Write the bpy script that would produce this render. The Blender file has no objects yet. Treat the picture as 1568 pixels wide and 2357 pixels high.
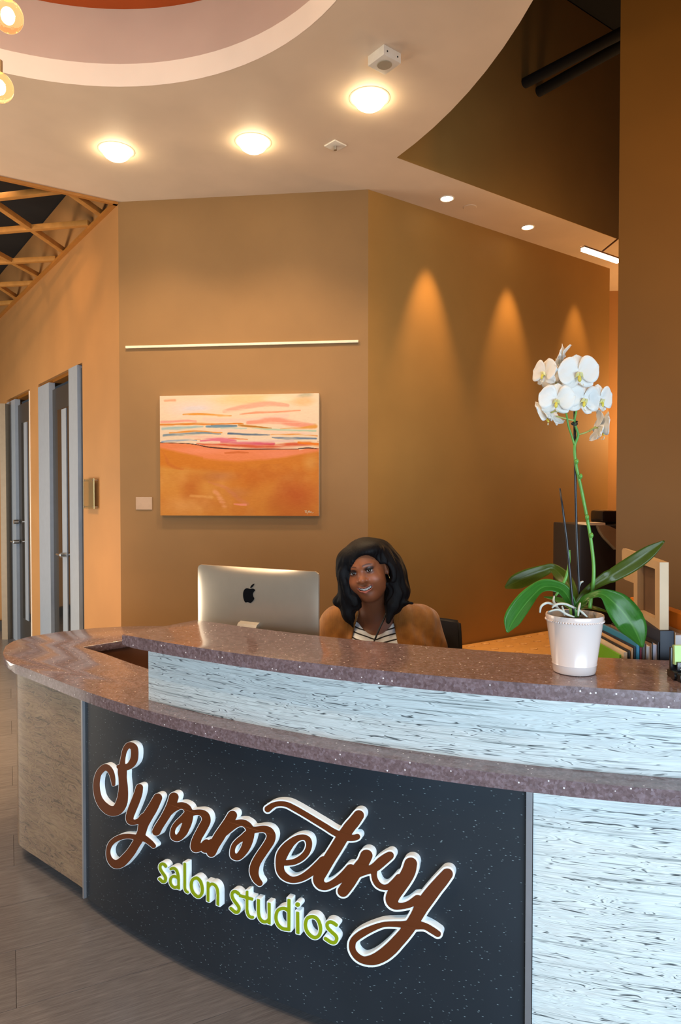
import bpy, bmesh, math, random
import numpy as np
from mathutils import Vector, Matrix
random.seed(7); RNG=np.random.default_rng(7)
S=bpy.context.scene; COL=S.collection
PI=math.pi
# ---------------------------------------------------------------- camera
EYE=1.58; F=1571.33; PITCH=math.radians(1.27)
cd=bpy.data.cameras.new('camera'); cam=bpy.data.objects.new('camera',cd); COL.objects.link(cam)
cam.location=(0,0,EYE); cam.rotation_euler=(math.radians(90)-PITCH,0,0)
cd.sensor_fit='VERTICAL'; cd.sensor_height=36; cd.sensor_width=24; cd.lens=24; cd.clip_start=.05
S.camera=cam
# ---------------------------------------------------------------- world, exposure
w=bpy.data.worlds.new('world'); S.world=w; w.use_nodes=True
w.node_tree.nodes['Background'].inputs[0].default_value=(.75,.87,1,1)
w.node_tree.nodes['Background'].inputs[1].default_value=.05
S.view_settings.view_transform='Standard'; S.view_settings.look='None'
S.view_settings.gamma=1; S.view_settings.use_curve_mapping=False; S.view_settings.exposure=0.0
try:
    S.cycles.use_denoising=True; S.cycles.max_bounces=7; S.cycles.diffuse_bounces=4; S.cycles.glossy_bounces=3
    S.cycles.sample_clamp_indirect=6; S.cycles.caustics_reflective=False; S.cycles.caustics_refractive=False
except Exception: pass
# ---------------------------------------------------------------- large lights
def area(name,loc,target,sx,sy,power,color,spread=PI):
    l=bpy.data.lights.new(name,'AREA'); l.shape='RECTANGLE'; l.size=sx; l.size_y=sy; l.energy=power; l.color=color; l.spread=spread
    o=bpy.data.objects.new(name,l); COL.objects.link(o); o.location=loc
    o.rotation_euler=(Vector(target)-Vector(loc)).to_track_quat('-Z','Y').to_euler(); return o
def spot(name,loc,target,power,color,ang,blend=.6,rad=.03):
    l=bpy.data.lights.new(name,'SPOT'); l.energy=power; l.color=color; l.spot_size=math.radians(ang); l.spot_blend=blend; l.shadow_soft_size=rad
    o=bpy.data.objects.new(name,l); COL.objects.link(o); o.location=loc
    o.rotation_euler=(Vector(target)-Vector(loc)).to_track_quat('-Z','Y').to_euler(); return o
def point(name,loc,power,color,rad=.05):
    l=bpy.data.lights.new(name,'POINT'); l.energy=power; l.color=color; l.shadow_soft_size=rad
    o=bpy.data.objects.new(name,l); COL.objects.link(o); o.location=loc; return o
WARM=(1,.56,.22); WARM2=(1,.68,.38); COOL=(.66,.84,1)
area('daylight_front',(1.5,-1.9,1.0),(.5,2,.35),4.6,1.7,102,COOL,math.radians(100))      # the glazed shop front behind the camera
area('daylight_side',(-5.3,4.6,1.15),(-2.3,6.0,1.0),3.0,2.1,135,(1,.88,.72))         # glazing at the left end of the hall
# ---------------------------------------------------------------- pixel helpers (1568x2357): a pixel becomes a point on a plane of the place
def ray(x,y):
    u=(x-784)/F; v=-(y-1178.5)/F; c,s=math.cos(PITCH),math.sin(PITCH)
    return Vector((u,c+v*s,-s+v*c))
def onz(x,y,z):
    d=ray(x,y); t=(z-EYE)/d.z; return Vector((d.x*t,d.y*t,z))
def ond(x,y,Y):
    d=ray(x,y); t=Y/d.y; return Vector((d.x*t,Y,EYE+d.z*t))
def onwall(x,y,p0,p1,off=0):
    d=ray(x,y); e=Vector((p1[0]-p0[0],p1[1]-p0[1])); n=Vector((e.y,-e.x)).normalized()
    if n.y>0: n=-n
    q=Vector(p0[:2])+n*off
    t=(q.dot(n))/(Vector((d.x,d.y)).dot(n)); return Vector((d.x*t,d.y*t,EYE+d.z*t))
# ---------------------------------------------------------------- material helpers
def srgb(r,g,b): 
    f=lambda c:(c/255/12.92) if c/255<=.04045 else ((c/255+.055)/1.055)**2.4
    return (f(r),f(g),f(b),1)
MATS={}
class N:
    def __init__(s,name):
        s.m=bpy.data.materials.new(name); s.m.use_nodes=True; s.t=s.m.node_tree; s.b=s.t.nodes['Principled BSDF']
    def n(s,typ,**kw):
        nd=s.t.nodes.new(typ)
        for k,v in kw.items():
            if k.startswith('i_'):
                key=k[2:]; key=int(key) if key.isdigit() else key.replace('_',' ')
                if hasattr(v,'is_output') or isinstance(v,bpy.types.NodeSocket): s.t.links.new(v,nd.inputs[key])
                else: nd.inputs[key].default_value=v
            else: setattr(nd,k,v)
        return nd
    def l(s,a,b): s.t.links.new(a,b)
    def set(s,**kw):
        for k,v in kw.items():
            k=k.replace('_',' ')
            if isinstance(v,bpy.types.NodeSocket): s.l(v,s.b.inputs[k])
            else: s.b.inputs[k].default_value=v
    def obj(s): return s.n('ShaderNodeTexCoord').outputs['Object']
    def uv(s): return s.n('ShaderNodeTexCoord').outputs['UV']
    def map(s,vec,scale=(1,1,1),loc=(0,0,0),rot=(0,0,0)):
        m=s.n('ShaderNodeMapping'); s.l(vec,m.inputs[0]); m.inputs['Scale'].default_value=scale; m.inputs['Location'].default_value=loc; m.inputs['Rotation'].default_value=rot; return m.outputs[0]
    def noise(s,vec,sc,det=2,rough=.5,dist=0,col=False):
        m=s.n('ShaderNodeTexNoise'); s.l(vec,m.inputs['Vector']); m.inputs['Scale'].default_value=sc; m.inputs['Detail'].default_value=det; m.inputs['Roughness'].default_value=rough; m.inputs['Distortion'].default_value=dist
        return m.outputs['Color' if col else 'Fac']
    def ramp(s,fac,stops,interp='LINEAR'):
        r=s.n('ShaderNodeValToRGB'); s.l(fac,r.inputs[0]); cr=r.color_ramp; cr.interpolation=interp
        while len(cr.elements)<len(stops): cr.elements.new(.5)
        for e,(p,c) in zip(cr.elements,stops):
            e.position=p; e.color=c if len(c)==4 else (*c,1)
        return r.outputs[0]
    def math(s,op,a,b=0,c=None):
        m=s.n('ShaderNodeMath',operation=op)
        for i,v in enumerate((a,b) if c is None else (a,b,c)):
            if isinstance(v,bpy.types.NodeSocket): s.l(v,m.inputs[i])
            else: m.inputs[i].default_value=v
        return m.outputs[0]
    def mix(s,fac,a,b,mode='MIX'):
        m=s.n('ShaderNodeMix',data_type='RGBA',blend_type=mode)
        for i,v in ((0,fac),(6,a),(7,b)):
            if isinstance(v,bpy.types.NodeSocket): s.l(v,m.inputs[i])
            else: m.inputs[i].default_value=v
        return m.outputs[2]
    def bump(s,h,strength=.3,dist=.002):
        b=s.n('ShaderNodeBump'); s.l(h,b.inputs['Height']); b.inputs['Strength'].default_value=strength; b.inputs['Distance'].default_value=dist
        s.l(b.outputs[0],s.b.inputs['Normal'])
def plain(name,col,rough=.6,metal=0,spec=.5,coat=0,emit=None,es=0,var=.06,bump=0,bs=200):
    a=N(name); c=col if len(col)==4 else (*col,1)
    if var:
        f=a.noise(a.obj(),18,3); d=tuple(x*(1-var) for x in c[:3])+(1,); e=tuple(min(1,x*(1+var)) for x in c[:3])+(1,)
        a.set(Base_Color=a.ramp(f,[(.3,d),(.7,e)]))
    else: a.set(Base_Color=c)
    a.set(Roughness=rough,Metallic=metal,Specular_IOR_Level=spec,Coat_Weight=coat)
    if emit: a.set(Emission_Color=(*emit[:3],1),Emission_Strength=es)
    if bump: a.bump(a.noise(a.obj(),bs,2),bump,.001)
    return a.m
# ---------------------------------------------------------------- mesh helpers
def prop(o,label=None,cat=None,group=None,kind=None):
    if label: o['label']=label
    if cat: o['category']=cat
    if group: o['group']=group
    if kind: o['kind']=kind
    return o
def empty(name,loc,label,cat,group=None,rz=0):
    o=bpy.data.objects.new(name,None); COL.objects.link(o); o.location=loc; o.rotation_euler=(0,0,rz); o.empty_display_size=.05
    return prop(o,label,cat,group)
def link(name,me,mat,parent=None,smooth=False,world=True,auto=None):
    o=bpy.data.objects.new(name,me); COL.objects.link(o)
    if mat:
        for m in (mat if isinstance(mat,(list,tuple)) else [mat]): me.materials.append(m)
    if smooth: me.polygons.foreach_set('use_smooth',[True]*len(me.polygons))
    if auto is not None:
        me.polygons.foreach_set('use_smooth',[True]*len(me.polygons)); 
        try: me.set_sharp_from_angle(angle=math.radians(auto))
        except Exception: pass
    if parent:
        o.parent=parent
        if world: o.matrix_parent_inverse=wm(parent).inverted()
    return o
def wm(o):
    m=o.matrix_basis.copy() if not o.parent else wm(o.parent)@o.matrix_parent_inverse@o.matrix_basis
    return m
def mesh(name,verts,faces,mat,parent=None,smooth=False,auto=None):
    me=bpy.data.meshes.new(name); me.from_pydata([tuple(v) for v in verts],[],[tuple(f) for f in faces]); me.update()
    bm=bmesh.new(); bm.from_mesh(me); bmesh.ops.recalc_face_normals(bm,faces=bm.faces); bm.to_mesh(me); bm.free()
    return link(name,me,mat,parent,smooth,auto=auto)
def bmobj(name,bm,mat,parent=None,smooth=False,auto=None):
    bmesh.ops.recalc_face_normals(bm,faces=bm.faces)
    me=bpy.data.meshes.new(name); bm.to_mesh(me); bm.free(); return link(name,me,mat,parent,smooth,auto=auto)
def bbox_bm(bm,c,s,R=None,bev=0):
    g=bmesh.ops.create_cube(bm,size=1); vs=g['verts']
    M=Matrix.Translation(Vector(c))@(R.to_4x4() if R is not None else Matrix())@Matrix.Diagonal((*s,1))
    bmesh.ops.transform(bm,matrix=M,verts=vs)
    if bev:
        es=set()
        for v in vs: es.update(v.link_edges)
        bmesh.ops.bevel(bm,geom=list(es),offset=bev,segments=2,affect='EDGES',profile=.6)
def box(name,c,s,mat,parent=None,rz=0,bev=0,R=None):
    bm=bmesh.new(); bbox_bm(bm,c,s,R if R is not None else Matrix.Rotation(rz,3,'Z'),bev); return bmobj(name,bm,mat,parent,auto=35 if bev else None)
def cyl_bm(bm,a,b,r,r2=None,seg=20):
    a=Vector(a);b=Vector(b);d=b-a
    M=Matrix.Translation((a+b)/2)@d.to_track_quat('Z','Y').to_matrix().to_4x4()
    bmesh.ops.create_cone(bm,cap_ends=True,segments=seg,radius1=r,radius2=r if r2 is None else r2,depth=d.length,matrix=M)
def cyl(name,a,b,r,mat,parent=None,r2=None,seg=20):
    bm=bmesh.new(); cyl_bm(bm,a,b,r,r2,seg); return bmobj(name,bm,mat,parent,auto=40)
def lathe(name,prof,c,mat,parent=None,seg=48,auto=35):
    vs=[];fs=[];n=len(prof)
    for i in range(seg):
        a=2*PI*i/seg
        for r,z in prof: vs.append((c[0]+r*math.cos(a),c[1]+r*math.sin(a),c[2]+z))
    for i in range(seg):
        j=(i+1)%seg
        for k in range(n-1): fs.append((i*n+k,j*n+k,j*n+k+1,i*n+k+1))
    bm=bmesh.new(); 
    V=[bm.verts.new(v) for v in vs]
    for f in fs: bm.faces.new([V[q] for q in f])
    bmesh.ops.remove_doubles(bm,verts=bm.verts,dist=1e-6); 
    return bmobj(name,bm,mat,parent,auto=auto)
def catmull(P,n=8,closed=False):
    P=[np.array(p,float) for p in P]; out=[]
    m=len(P)
    for i in range(m if closed else m-1):
        p1=P[i];p2=P[(i+1)%m]
        p0=P[i-1] if (closed or i>0) else 2*p1-p2
        p3=P[(i+2)%m] if (closed or i+2<m) else 2*p2-p1
        for t in np.linspace(0,1,n,endpoint=False):
            out.append(.5*((2*p1)+(-p0+p2)*t+(2*p0-5*p1+4*p2-p3)*t*t+(-p0+3*p1-3*p2+p3)*t**3))
    if not closed: out.append(P[-1])
    return out
def tube_bm(bm,pts,rad,seg=8,sub=5):
    Q=catmull([(*p,r) for p,r in zip(pts,rad if hasattr(rad,'__len__') else [rad]*len(pts))],sub)
    rings=[];prev=None
    for i,q in enumerate(Q):
        a=Vector(Q[max(i-1,0)][:3]);b=Vector(Q[min(i+1,len(Q)-1)][:3]);t=(b-a).normalized()
        if prev is None: u=t.orthogonal().normalized()
        else: u=(prev-t*prev.dot(t)).normalized()
        prev=u;v=t.cross(u)
        rings.append([bm.verts.new(Vector(q[:3])+(u*math.cos(2*PI*k/seg)+v*math.sin(2*PI*k/seg))*max(q[3],1e-4)) for k in range(seg)])
    for r1,r2 in zip(rings,rings[1:]):
        for k in range(seg): bm.faces.new((r1[k],r1[(k+1)%seg],r2[(k+1)%seg],r2[k]))
    bm.faces.new(rings[0][::-1]); bm.faces.new(rings[-1])
def tube(name,pts,rad,mat,parent=None,seg=8,sub=5):
    bm=bmesh.new(); tube_bm(bm,pts,rad,seg,sub); return bmobj(name,bm,mat,parent,smooth=True)
def curve_mesh(loops,extr):
    """2D loops -> filled, extruded mesh data with z in [0,extr]"""
    cu=bpy.data.curves.new('t','CURVE'); cu.dimensions='2D'; cu.fill_mode='BOTH'; cu.extrude=extr/2
    for L in loops:
        sp=cu.splines.new('POLY'); sp.points.add(len(L)-1); sp.use_cyclic_u=True
        for q,p in zip(sp.points,L): q.co=(p[0],p[1],0,1)
    o=bpy.data.objects.new('t',cu); COL.objects.link(o); dg=bpy.context.evaluated_depsgraph_get(); dg.update()
    me=bpy.data.meshes.new_from_object(o.evaluated_get(dg)); bpy.data.objects.remove(o); bpy.data.curves.remove(cu)
    bm=bmesh.new(); bm.from_mesh(me); bmesh.ops.remove_doubles(bm,verts=bm.verts,dist=1e-6)
    for v in bm.verts: v.co.z+=extr/2
    bm.to_mesh(me); bm.free(); me.materials.clear(); return me
def prism(name,outline,z0,z1,mat,parent=None,bev=0,seg=3):
    bm=bmesh.new(); V=[bm.verts.new((p[0],p[1],z0)) for p in outline]; f=bm.faces.new(V)
    r=bmesh.ops.extrude_face_region(bm,geom=[f]); top=[g for g in r['geom'] if isinstance(g,bmesh.types.BMVert)]
    for v in top: v.co.z=z1
    if bev:
        es=[e for e in bm.edges if abs(e.verts[0].co.z-e.verts[1].co.z)<1e-6]
        bmesh.ops.bevel(bm,geom=es,offset=bev,segments=seg,affect='EDGES',profile=.5)
    return bmobj(name,bm,mat,parent,auto=40)
# ================================================================ SETTING
H=3.67
def paint(name,col,b=.12):
    a=N(name); v=a.obj(); f=a.noise(v,2.2,3); d=tuple(x*.95 for x in col[:3])+(1,); e=tuple(x*1.04 for x in col[:3])+(1,)
    a.set(Base_Color=a.ramp(f,[(.35,d),(.65,e)]),Roughness=.62,Specular_IOR_Level=.3); a.bump(a.noise(v,160,3),b,.001); return a.m
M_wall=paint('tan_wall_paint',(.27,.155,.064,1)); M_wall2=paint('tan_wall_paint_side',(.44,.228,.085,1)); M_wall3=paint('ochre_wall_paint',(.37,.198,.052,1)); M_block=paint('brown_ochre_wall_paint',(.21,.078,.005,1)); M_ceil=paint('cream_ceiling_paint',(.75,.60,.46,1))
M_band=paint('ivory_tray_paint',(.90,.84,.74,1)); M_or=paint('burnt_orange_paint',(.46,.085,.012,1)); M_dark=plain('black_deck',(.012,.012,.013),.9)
A=onz(272,465,H); B=onz(848,436,H); Cc=onz(1404,618,H); L0=onz(0,405,H)
dl=Vector((-.77,1,0)).normalized()
def wl(x):  # point on the left wall's line under image column x
    k=(x-784)/F; t=(k*A.y-A.x)/(dl.x-k*dl.y); return Vector((A.x+dl.x*t,A.y+dl.y*t,0)),t
def slab(name,p,q,z0,z1,mat,th=.12,parent=None,side=1):
    p=Vector((p[0],p[1],0));q=Vector((q[0],q[1],0)); d=(q-p).normalized(); n=Vector((-d.y,d.x,0))*side*th
    vs=[p,q,q+n,p+n]; vs=[Vector((v.x,v.y,z)) for z in (z0,z1) for v in vs]
    return mesh(name,vs,[(0,1,2,3),(7,6,5,4),(0,4,5,1),(1,5,6,2),(2,6,7,3),(3,7,4,0)],mat,parent)
def st(o): o['kind']='structure'; return o
# floor of long wood-look planks laid at an angle
def floor_mat():
    a=N('grey_wood_look_tile'); v=a.obj(); inf=a.n('ShaderNodeObjectInfo').outputs['Random']
    g=a.noise(a.map(v,(1.5,28,1)),3,4,.6,.3); g2=a.noise(a.map(v,(6,160,1)),3,2)
    c=a.ramp(g,[(.3,(.115,.110,.118,1)),(.55,(.160,.153,.162,1)),(.75,(.215,.207,.217,1))]); c=a.mix(.35,c,a.ramp(g2,[(.35,(.09,.088,.092,1)),(.7,(.24,.232,.244,1))]))
    c=a.mix(1,c,a.ramp(inf,[(0,(.90,.90,.9,1)),(1,(1.05,1.05,1.05,1))]),'MULTIPLY')
    a.set(Base_Color=c,Roughness=.27,Specular_IOR_Level=.6); a.bump(g2,.12,.0006); return a.m
M_floor=floor_mat(); M_grout=plain('tile_grout',(.10,.09,.085),.9)
fl=st(box('floor',(-1.2,3.6,-.05),(13,15,.09),M_grout))
ang=math.radians(26); PL,PW=1.2,.30
me=bpy.data.meshes.new('floor_tile'); bm=bmesh.new(); bbox_bm(bm,(0,0,0),(PL-.0014,PW-.0014,.012)); bm.to_mesh(me); bm.free(); me.materials.append(M_floor)
c0=Vector((-1.0,2.1,0)); ex=Vector((math.cos(ang),math.sin(ang),0)); ey=Vector((-math.sin(ang),math.cos(ang),0))
J=(onz(37,2260,0)-c0).dot(ex); cnt=0
for j in range(-12,28):
    for i in range(-8,6):
        off=((j*7)%3)*.4
        p=c0+ex*(J+PL/2+i*PL+off)+ey*(j*PW+.12)
        if not(-5.6<p.x<.6 and -.3<p.y<9.2): continue
        if p.x>-.2 and p.y>3.2: continue
        o=bpy.data.objects.new('floor_tile',me); COL.objects.link(o); o.location=(p.x,p.y,.0); o.rotation_euler=(0,0,ang); o.parent=fl; cnt+=1
        if cnt>=299: break
# walls
zt=4.15
cfg=[]
d1L,_=wl(91); d1R,_=wl(192); d2L,_=wl(18); d2R,_=wl(70.5); far,_=wl(3)
doorH=onwall(190,834,A,A+dl).z
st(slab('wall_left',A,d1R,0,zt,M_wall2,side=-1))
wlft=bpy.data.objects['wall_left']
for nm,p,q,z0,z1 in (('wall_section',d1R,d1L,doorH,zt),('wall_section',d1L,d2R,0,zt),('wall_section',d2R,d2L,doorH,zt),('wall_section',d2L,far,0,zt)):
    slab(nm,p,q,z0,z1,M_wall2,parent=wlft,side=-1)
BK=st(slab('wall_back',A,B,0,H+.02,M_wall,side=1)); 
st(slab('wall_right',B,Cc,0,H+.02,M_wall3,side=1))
rd=(Cc-B).normalized()
st(slab('wall_far_right',(Cc.x-.35,Cc.y+.75),(Cc.x+1.6,Cc.y+.55),0,H+.02,M_wall2))
st(slab('wall_far_left',(far.x+.1,far.y+.25),(far.x-3.5,far.y-.25),0,zt,M_wall2,side=-1))
# the wall block on the right
k=(1419-784)/F
mesh('wall_block',[(k*3.3,3.3,0),(3.6,3.02,0),(3.6,3.5,0),(k*3.62,3.62,0),(k*3.3,3.3,5.3),(3.6,3.02,5.3),(3.6,3.5,5.3),(k*3.62,3.62,5.3)],
     [(0,1,2,3),(7,6,5,4),(0,4,5,1),(1,5,6,2),(2,6,7,3),(3,7,4,0)],M_block); st(bpy.data.objects['wall_block'])
# ceiling with the curved edge and the round tray
c2=Vector((-2.61,2.475)); R2=3.45; T=Vector((-1.124,2.21)); TR=1.318
s0=onz(913,363,H); s1=onz(1414,548,H); s2=s1+(s1-s0).normalized()*1.2
out=[]
for i in range(41):
    y=-2.6+(s0.y+2.6)*i/40; xx=c2.x+math.sqrt(max(0,R2**2-(y-c2.y)**2)) if abs(y-c2.y)<R2 else c2.x
    if y<.2: xx=c2.x+math.sqrt(R2**2-(.2-c2.y)**2)
    out.append((xx,y))
w2=Vector((Cc.x,Cc.y))+Vector((rd.x,rd.y))*1.3
lt=(L0-A).normalized(); LL=A+lt*4.2
out+=[(s2.x,s2.y),(s2.x-.2,s2.y+1.6),(Cc.x-.1,Cc.y+1.0),(Cc.x-.15,Cc.y-.05),(B.x,B.y+.05),(A.x,A.y+.03),(LL.x,LL.y),(LL.x,-2.6)]
hole=[(T.x+TR*math.cos(-2*PI*i/96),T.y+TR*math.sin(-2*PI*i/96)) for i in range(96)]
cme=curve_mesh([out,hole],.10); CE=st(link('ceiling',cme,M_ceil)); CE.location=(0,0,H)
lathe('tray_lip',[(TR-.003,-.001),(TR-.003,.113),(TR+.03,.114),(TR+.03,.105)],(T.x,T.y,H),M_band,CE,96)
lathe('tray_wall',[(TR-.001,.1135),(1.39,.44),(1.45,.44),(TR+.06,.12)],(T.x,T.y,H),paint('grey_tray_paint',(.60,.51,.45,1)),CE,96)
lathe('tray_ceiling',[(0.0001,.44),(1.44,.44),(1.44,.46),(.0001,.46)],(T.x,T.y,H),M_or,CE,96)
# wall above the soffit, dark deck above the open parts
_n=Vector((s1.y-s0.y,-(s1.x-s0.x),0)).normalized(); _n=_n if _n.y<0 else -_n
st(slab('wall_upper_right',s0+_n*.004,s2+_n*.004,H+.001,5.3,M_wall3,side=1)); slab('wall_section',s0-(s1-s0).normalized()*.9,s0,H+.101,5.3,M_wall3,side=1,parent=bpy.data.objects['wall_upper_right'])
st(box('ceiling_deck',(2.6,2.6,5.35),(4.4,9,.08),M_dark))
st(box('ceiling_deck_left',(-4.7,6.4,zt+.05),(6.6,6.2,.08),M_dark))
# fascia of the open lattice edge
M_latt=plain('ochre_lattice_timber',(.46,.22,.05),.55,var=.12,bump=.1)
M_fas=plain('ochre_edge_trim',(.42,.17,.03),.5)
st(slab('trim_1',A,LL,H-.018,H+.012,M_fas,th=.03,side=-1))
q1,_=wl(1); st(slab('trim_2',A,q1,H-.018,H+.004,M_fas,th=.03,side=1))
# ---- lattice
lat=empty('ceiling_lattice',(-2.9,5.9,H),'ochre open lattice of crossing beams under the dark deck, upper left','lattice')
def beam(x1,y1,x2,y2,ext1=0,ext2=0,zz=0,w=.045,h=.04,lab=None):
    a=onz(x1,y1,H+zz); b=onz(x2,y2,H+zz); d=(b-a).normalized(); a=a-d*ext1; b=b+d*ext2; c=(a+b)/2
    o=box('beam',(c.x,c.y,H+zz+h/2),((b-a).length,w,h),M_latt,lat,rz=math.atan2(d.y,d.x),bev=.003); return o
for q in ((0,460,155,442,2.2,.0),(0,537,205,520,2.0,0),(0,608,130,601,1.8,0),(0,660,82,656,1.6,0),(0,703,45,699,1.4,0)): beam(*q)
for q in ((0,482,140,578,.9,.05),(160,447,230,496,.0,.02),(0,592,90,640,.8,.05),(0,664,40,690,.5,.0)): beam(*q,zz=.004)
spot('lattice_spot_a',(-3.6,3.9,4.05),(-2.75,6.5,2.55),45,WARM,75,.8,.03)
spot('hall_floor_spot',(-2.9,4.0,3.4),(-2.35,4.7,0),400,WARM,60,.9,.05)
spot('lattice_spot_b',(-2.6,4.6,4.0),(-2.2,5.8,2.2),22,WARM,80,.8,.04)
point('hall_lamp',(-3.4,4.6,2.9),28,WARM,.12)
# ---- doors
M_alu=plain('satin_aluminium',(.33,.40,.50),.42,.15,var=.03); M_alud=plain('grey_steel_door',(.045,.045,.045),.4,.3); M_glass=plain('dark_door_glass',(.012,.012,.014),.06,0,.7,var=0)
M_chrome=plain('brushed_chrome',(.55,.52,.48),.28,1,var=0); M_base=plain('black_rubber_base',(.02,.018,.016),.6)
nl=Vector((dl.y,-dl.x,0))   # into the room
if nl.y>0: nl=-nl
aw=math.atan2(dl.y,dl.x)
def seg(name,xa,xb,off0,off1,z0,z1,mat,parent):
    a,_=wl(xa); b,_=wl(xb); vs=[Vector((p.x,p.y,z)) for z in (z0,z1) for p in (a+nl*off0,b+nl*off0,b+nl*off1,a+nl*off1)]
    return mesh(name,vs,[(0,1,2,3),(7,6,5,4),(0,4,5,1),(1,5,6,2),(2,6,7,3),(3,7,4,0)],mat,parent)
def door(name,xa,x1,x2,x3,xb,hz,dead):
    d=seg(name,x1-1,x2,-.05,-.028,.01,hz-.10,M_alud,None); st(d)
    seg('door_frame',xa,x1,-.05,.004,0,hz-.03,M_alu,d); seg('door_frame',x2,x3,-.05,.010,0,hz-.004,M_alu,d) if x3>x2+.5 else None
    if xb>x3: seg('door_frame_return',x3,xb,-.12,-.02,0,hz-.03,M_alud,d)
    seg('door_header',xa,xb,-.115,-.03,hz-.03,hz,M_block,d)  # dark brown header paints in the shading at the frame top
    w=x2-x1; seg('pane',x1+w*.24,x1+w*.99,-.030,-.026,.28,hz-.30,M_glass,d)
    seg('pane_reflection',x1+w*.46,x1+w*.68,-.027,-.020,.28,hz-.31,M_alu,d)  # solid pale strip imitating a reflection in the pane
    return d
dA=door('door_1',91,116,163,183,192,doorH,0); dB=door('door_2',18,37.5,68,68,70.5,doorH,1)
st(seg('trim_3',70.2,71.6,-.02,.006,0,doorH-.02,M_band,None))
a=onwall(43,1247,A,A+dl,-.01); hd=cyl('door_handle',a,a+nl*.05,.022,M_chrome,dB); cyl('lever',a+nl*.05,a+nl*.05+dl*.13,.009,M_chrome,hd)
a=onwall(42,1201,A,A+dl,-.01); cyl('deadbolt',a,a+nl*.045,.024,M_chrome,dB)
a=onwall(152,1277,A,A+dl,-.02); hd=cyl('door_handle',a,a+nl*.05,.02,M_chrome,dA); cyl('lever',a+nl*.05,a+nl*.05+dl*.11,.009,M_chrome,hd)
fx=far.x
a=ond(4,930,7.55); b=ond(17,930,7.55); st(mesh('trim_4',[(a.x,7.5,0.0),(b.x,7.5,.0),(b.x,7.62,.0),(a.x,7.62,.0),(a.x,7.5,a.z),(b.x,7.5,a.z),(b.x,7.62,a.z),(a.x,7.62,a.z)],[(0,1,2,3),(7,6,5,4),(0,4,5,1),(1,5,6,2),(2,6,7,3),(3,7,4,0)],plain('beige_door_casing',(.30,.24,.17),.5)))
st(box('baseboard_far_left',(far.x-.95,far.y+.02,.06),(2.1,.06,.12),M_base))
# ================================================================ LAMPS
def emis(name,col,s):
    a=N(name); a.set(Base_Color=(1,.9,.75,1),Emission_Color=(*col,1),Emission_Strength=s); return a.m
M_bulb=emis('lit_reflector_bulb',(1,.78,.46),34); M_small=emis('lit_halogen_lens',(1,.83,.60),9); M_white=plain('white_enamel',(.8,.76,.68),.4)
def downlight(px,py,label,first):
    p=onz(px,py,H); r=.098
    e=empty('ceiling_downlight',(p.x,p.y,H),label,'light','large downlights in the cream ceiling')
    lathe('trim_ring',[(r-.01,-.001),(r+.008,-.002),(r+.012,-.0),(r+.012,.004),(r-.01,.004)],(p.x,p.y,H),M_ceil,e,40)
    lathe('bulb',[(.0001,-.060),(.025,-.058),(.048,-.051),(.067,-.038),(.080,-.021),(.086,-.002),(.0001,-.002)],(p.x,p.y,H),M_bulb,e,40)
    spot('downlight_beam',(p.x,p.y,H-.075),(p.x,p.y,0),88,WARM2,130,.9,.06)
downlight(268,346,'leftmost of the three large glowing round downlights, nearest the open lattice',1)
downlight(583,327,'middle one of the three large glowing round downlights in the cream ceiling',0)
downlight(851,226,'largest glowing round downlight, right beside the square ceiling speaker',0)
for i,(x,y) in enumerate(((-1.9,2.2),(-1.2,.6),(-.3,.9))):   # further lamps of the same ring, above and behind the camera
    spot('ring_beam',(x if i else -2.75,y if i else 3.2,H-.08),(x if i else -2.75,y if i else 3.2,0),95,WARM2,130,.9,.06)
def small_light(p,label,on=True):
    e=empty('recessed_spotlight',(p.x,p.y,H),label,'light','small recessed spotlights along the soffit' )
    lathe('trim_ring',[(.040,-.001),(.047,-.005),(.053,-.001),(.053,.004),(.04,.004)],(p.x,p.y,H),M_white,e,32)
    lathe('lens',[(.0001,-.004),(.041,-.003),(.041,.003),(.0001,.003)],(p.x,p.y,H),M_small,e,32)
nr=Vector((rd.y,-rd.x,0)); nr=nr if nr.y<0 else -nr
def scallop(p,pw):
    foot=B+rd*((p-B).dot(rd))
    q=Vector((p.x,p.y,H-.03)); spot('wall_washer_beam',q,(foot.x,foot.y,2.05),pw,WARM,40,.85,.02)
pa=onz(1029,457,H); pb=onz(1215,523,H); pc=pb+(pb-pa)
small_light(pa,'small glowing recessed spotlight in the soffit, nearest the wall corner'); small_light(pb,'small glowing recessed spotlight in the soffit, nearest the bar lamp'); 
for p,pw in ((pa,110),(pb,92),(pc,55)): scallop(p,pw)
p=onz(1082,477,H); prop(lathe('sprinkler_cover',[(.0001,-.004),(.045,-.004),(.048,-.001),(.048,.002),(.0001,.002)],(p.x,p.y,H),M_ceil,None,32),'flat cream round cover plate between two small recessed spotlights','sprinkler')
# sprinkler plate
p=onz(772,334,H); sp=empty('sprinkler',(p.x,p.y,H),'small square cream ceiling plate with a dark metal tip','sprinkler')
box('plate',(p.x,p.y,H-.004),(.095,.095,.008),M_white,sp,rz=.75,bev=.002); cyl('sprinkler_head',(p.x,p.y,H-.03),(p.x,p.y,H-.005),.010,M_chrome,sp)
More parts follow.
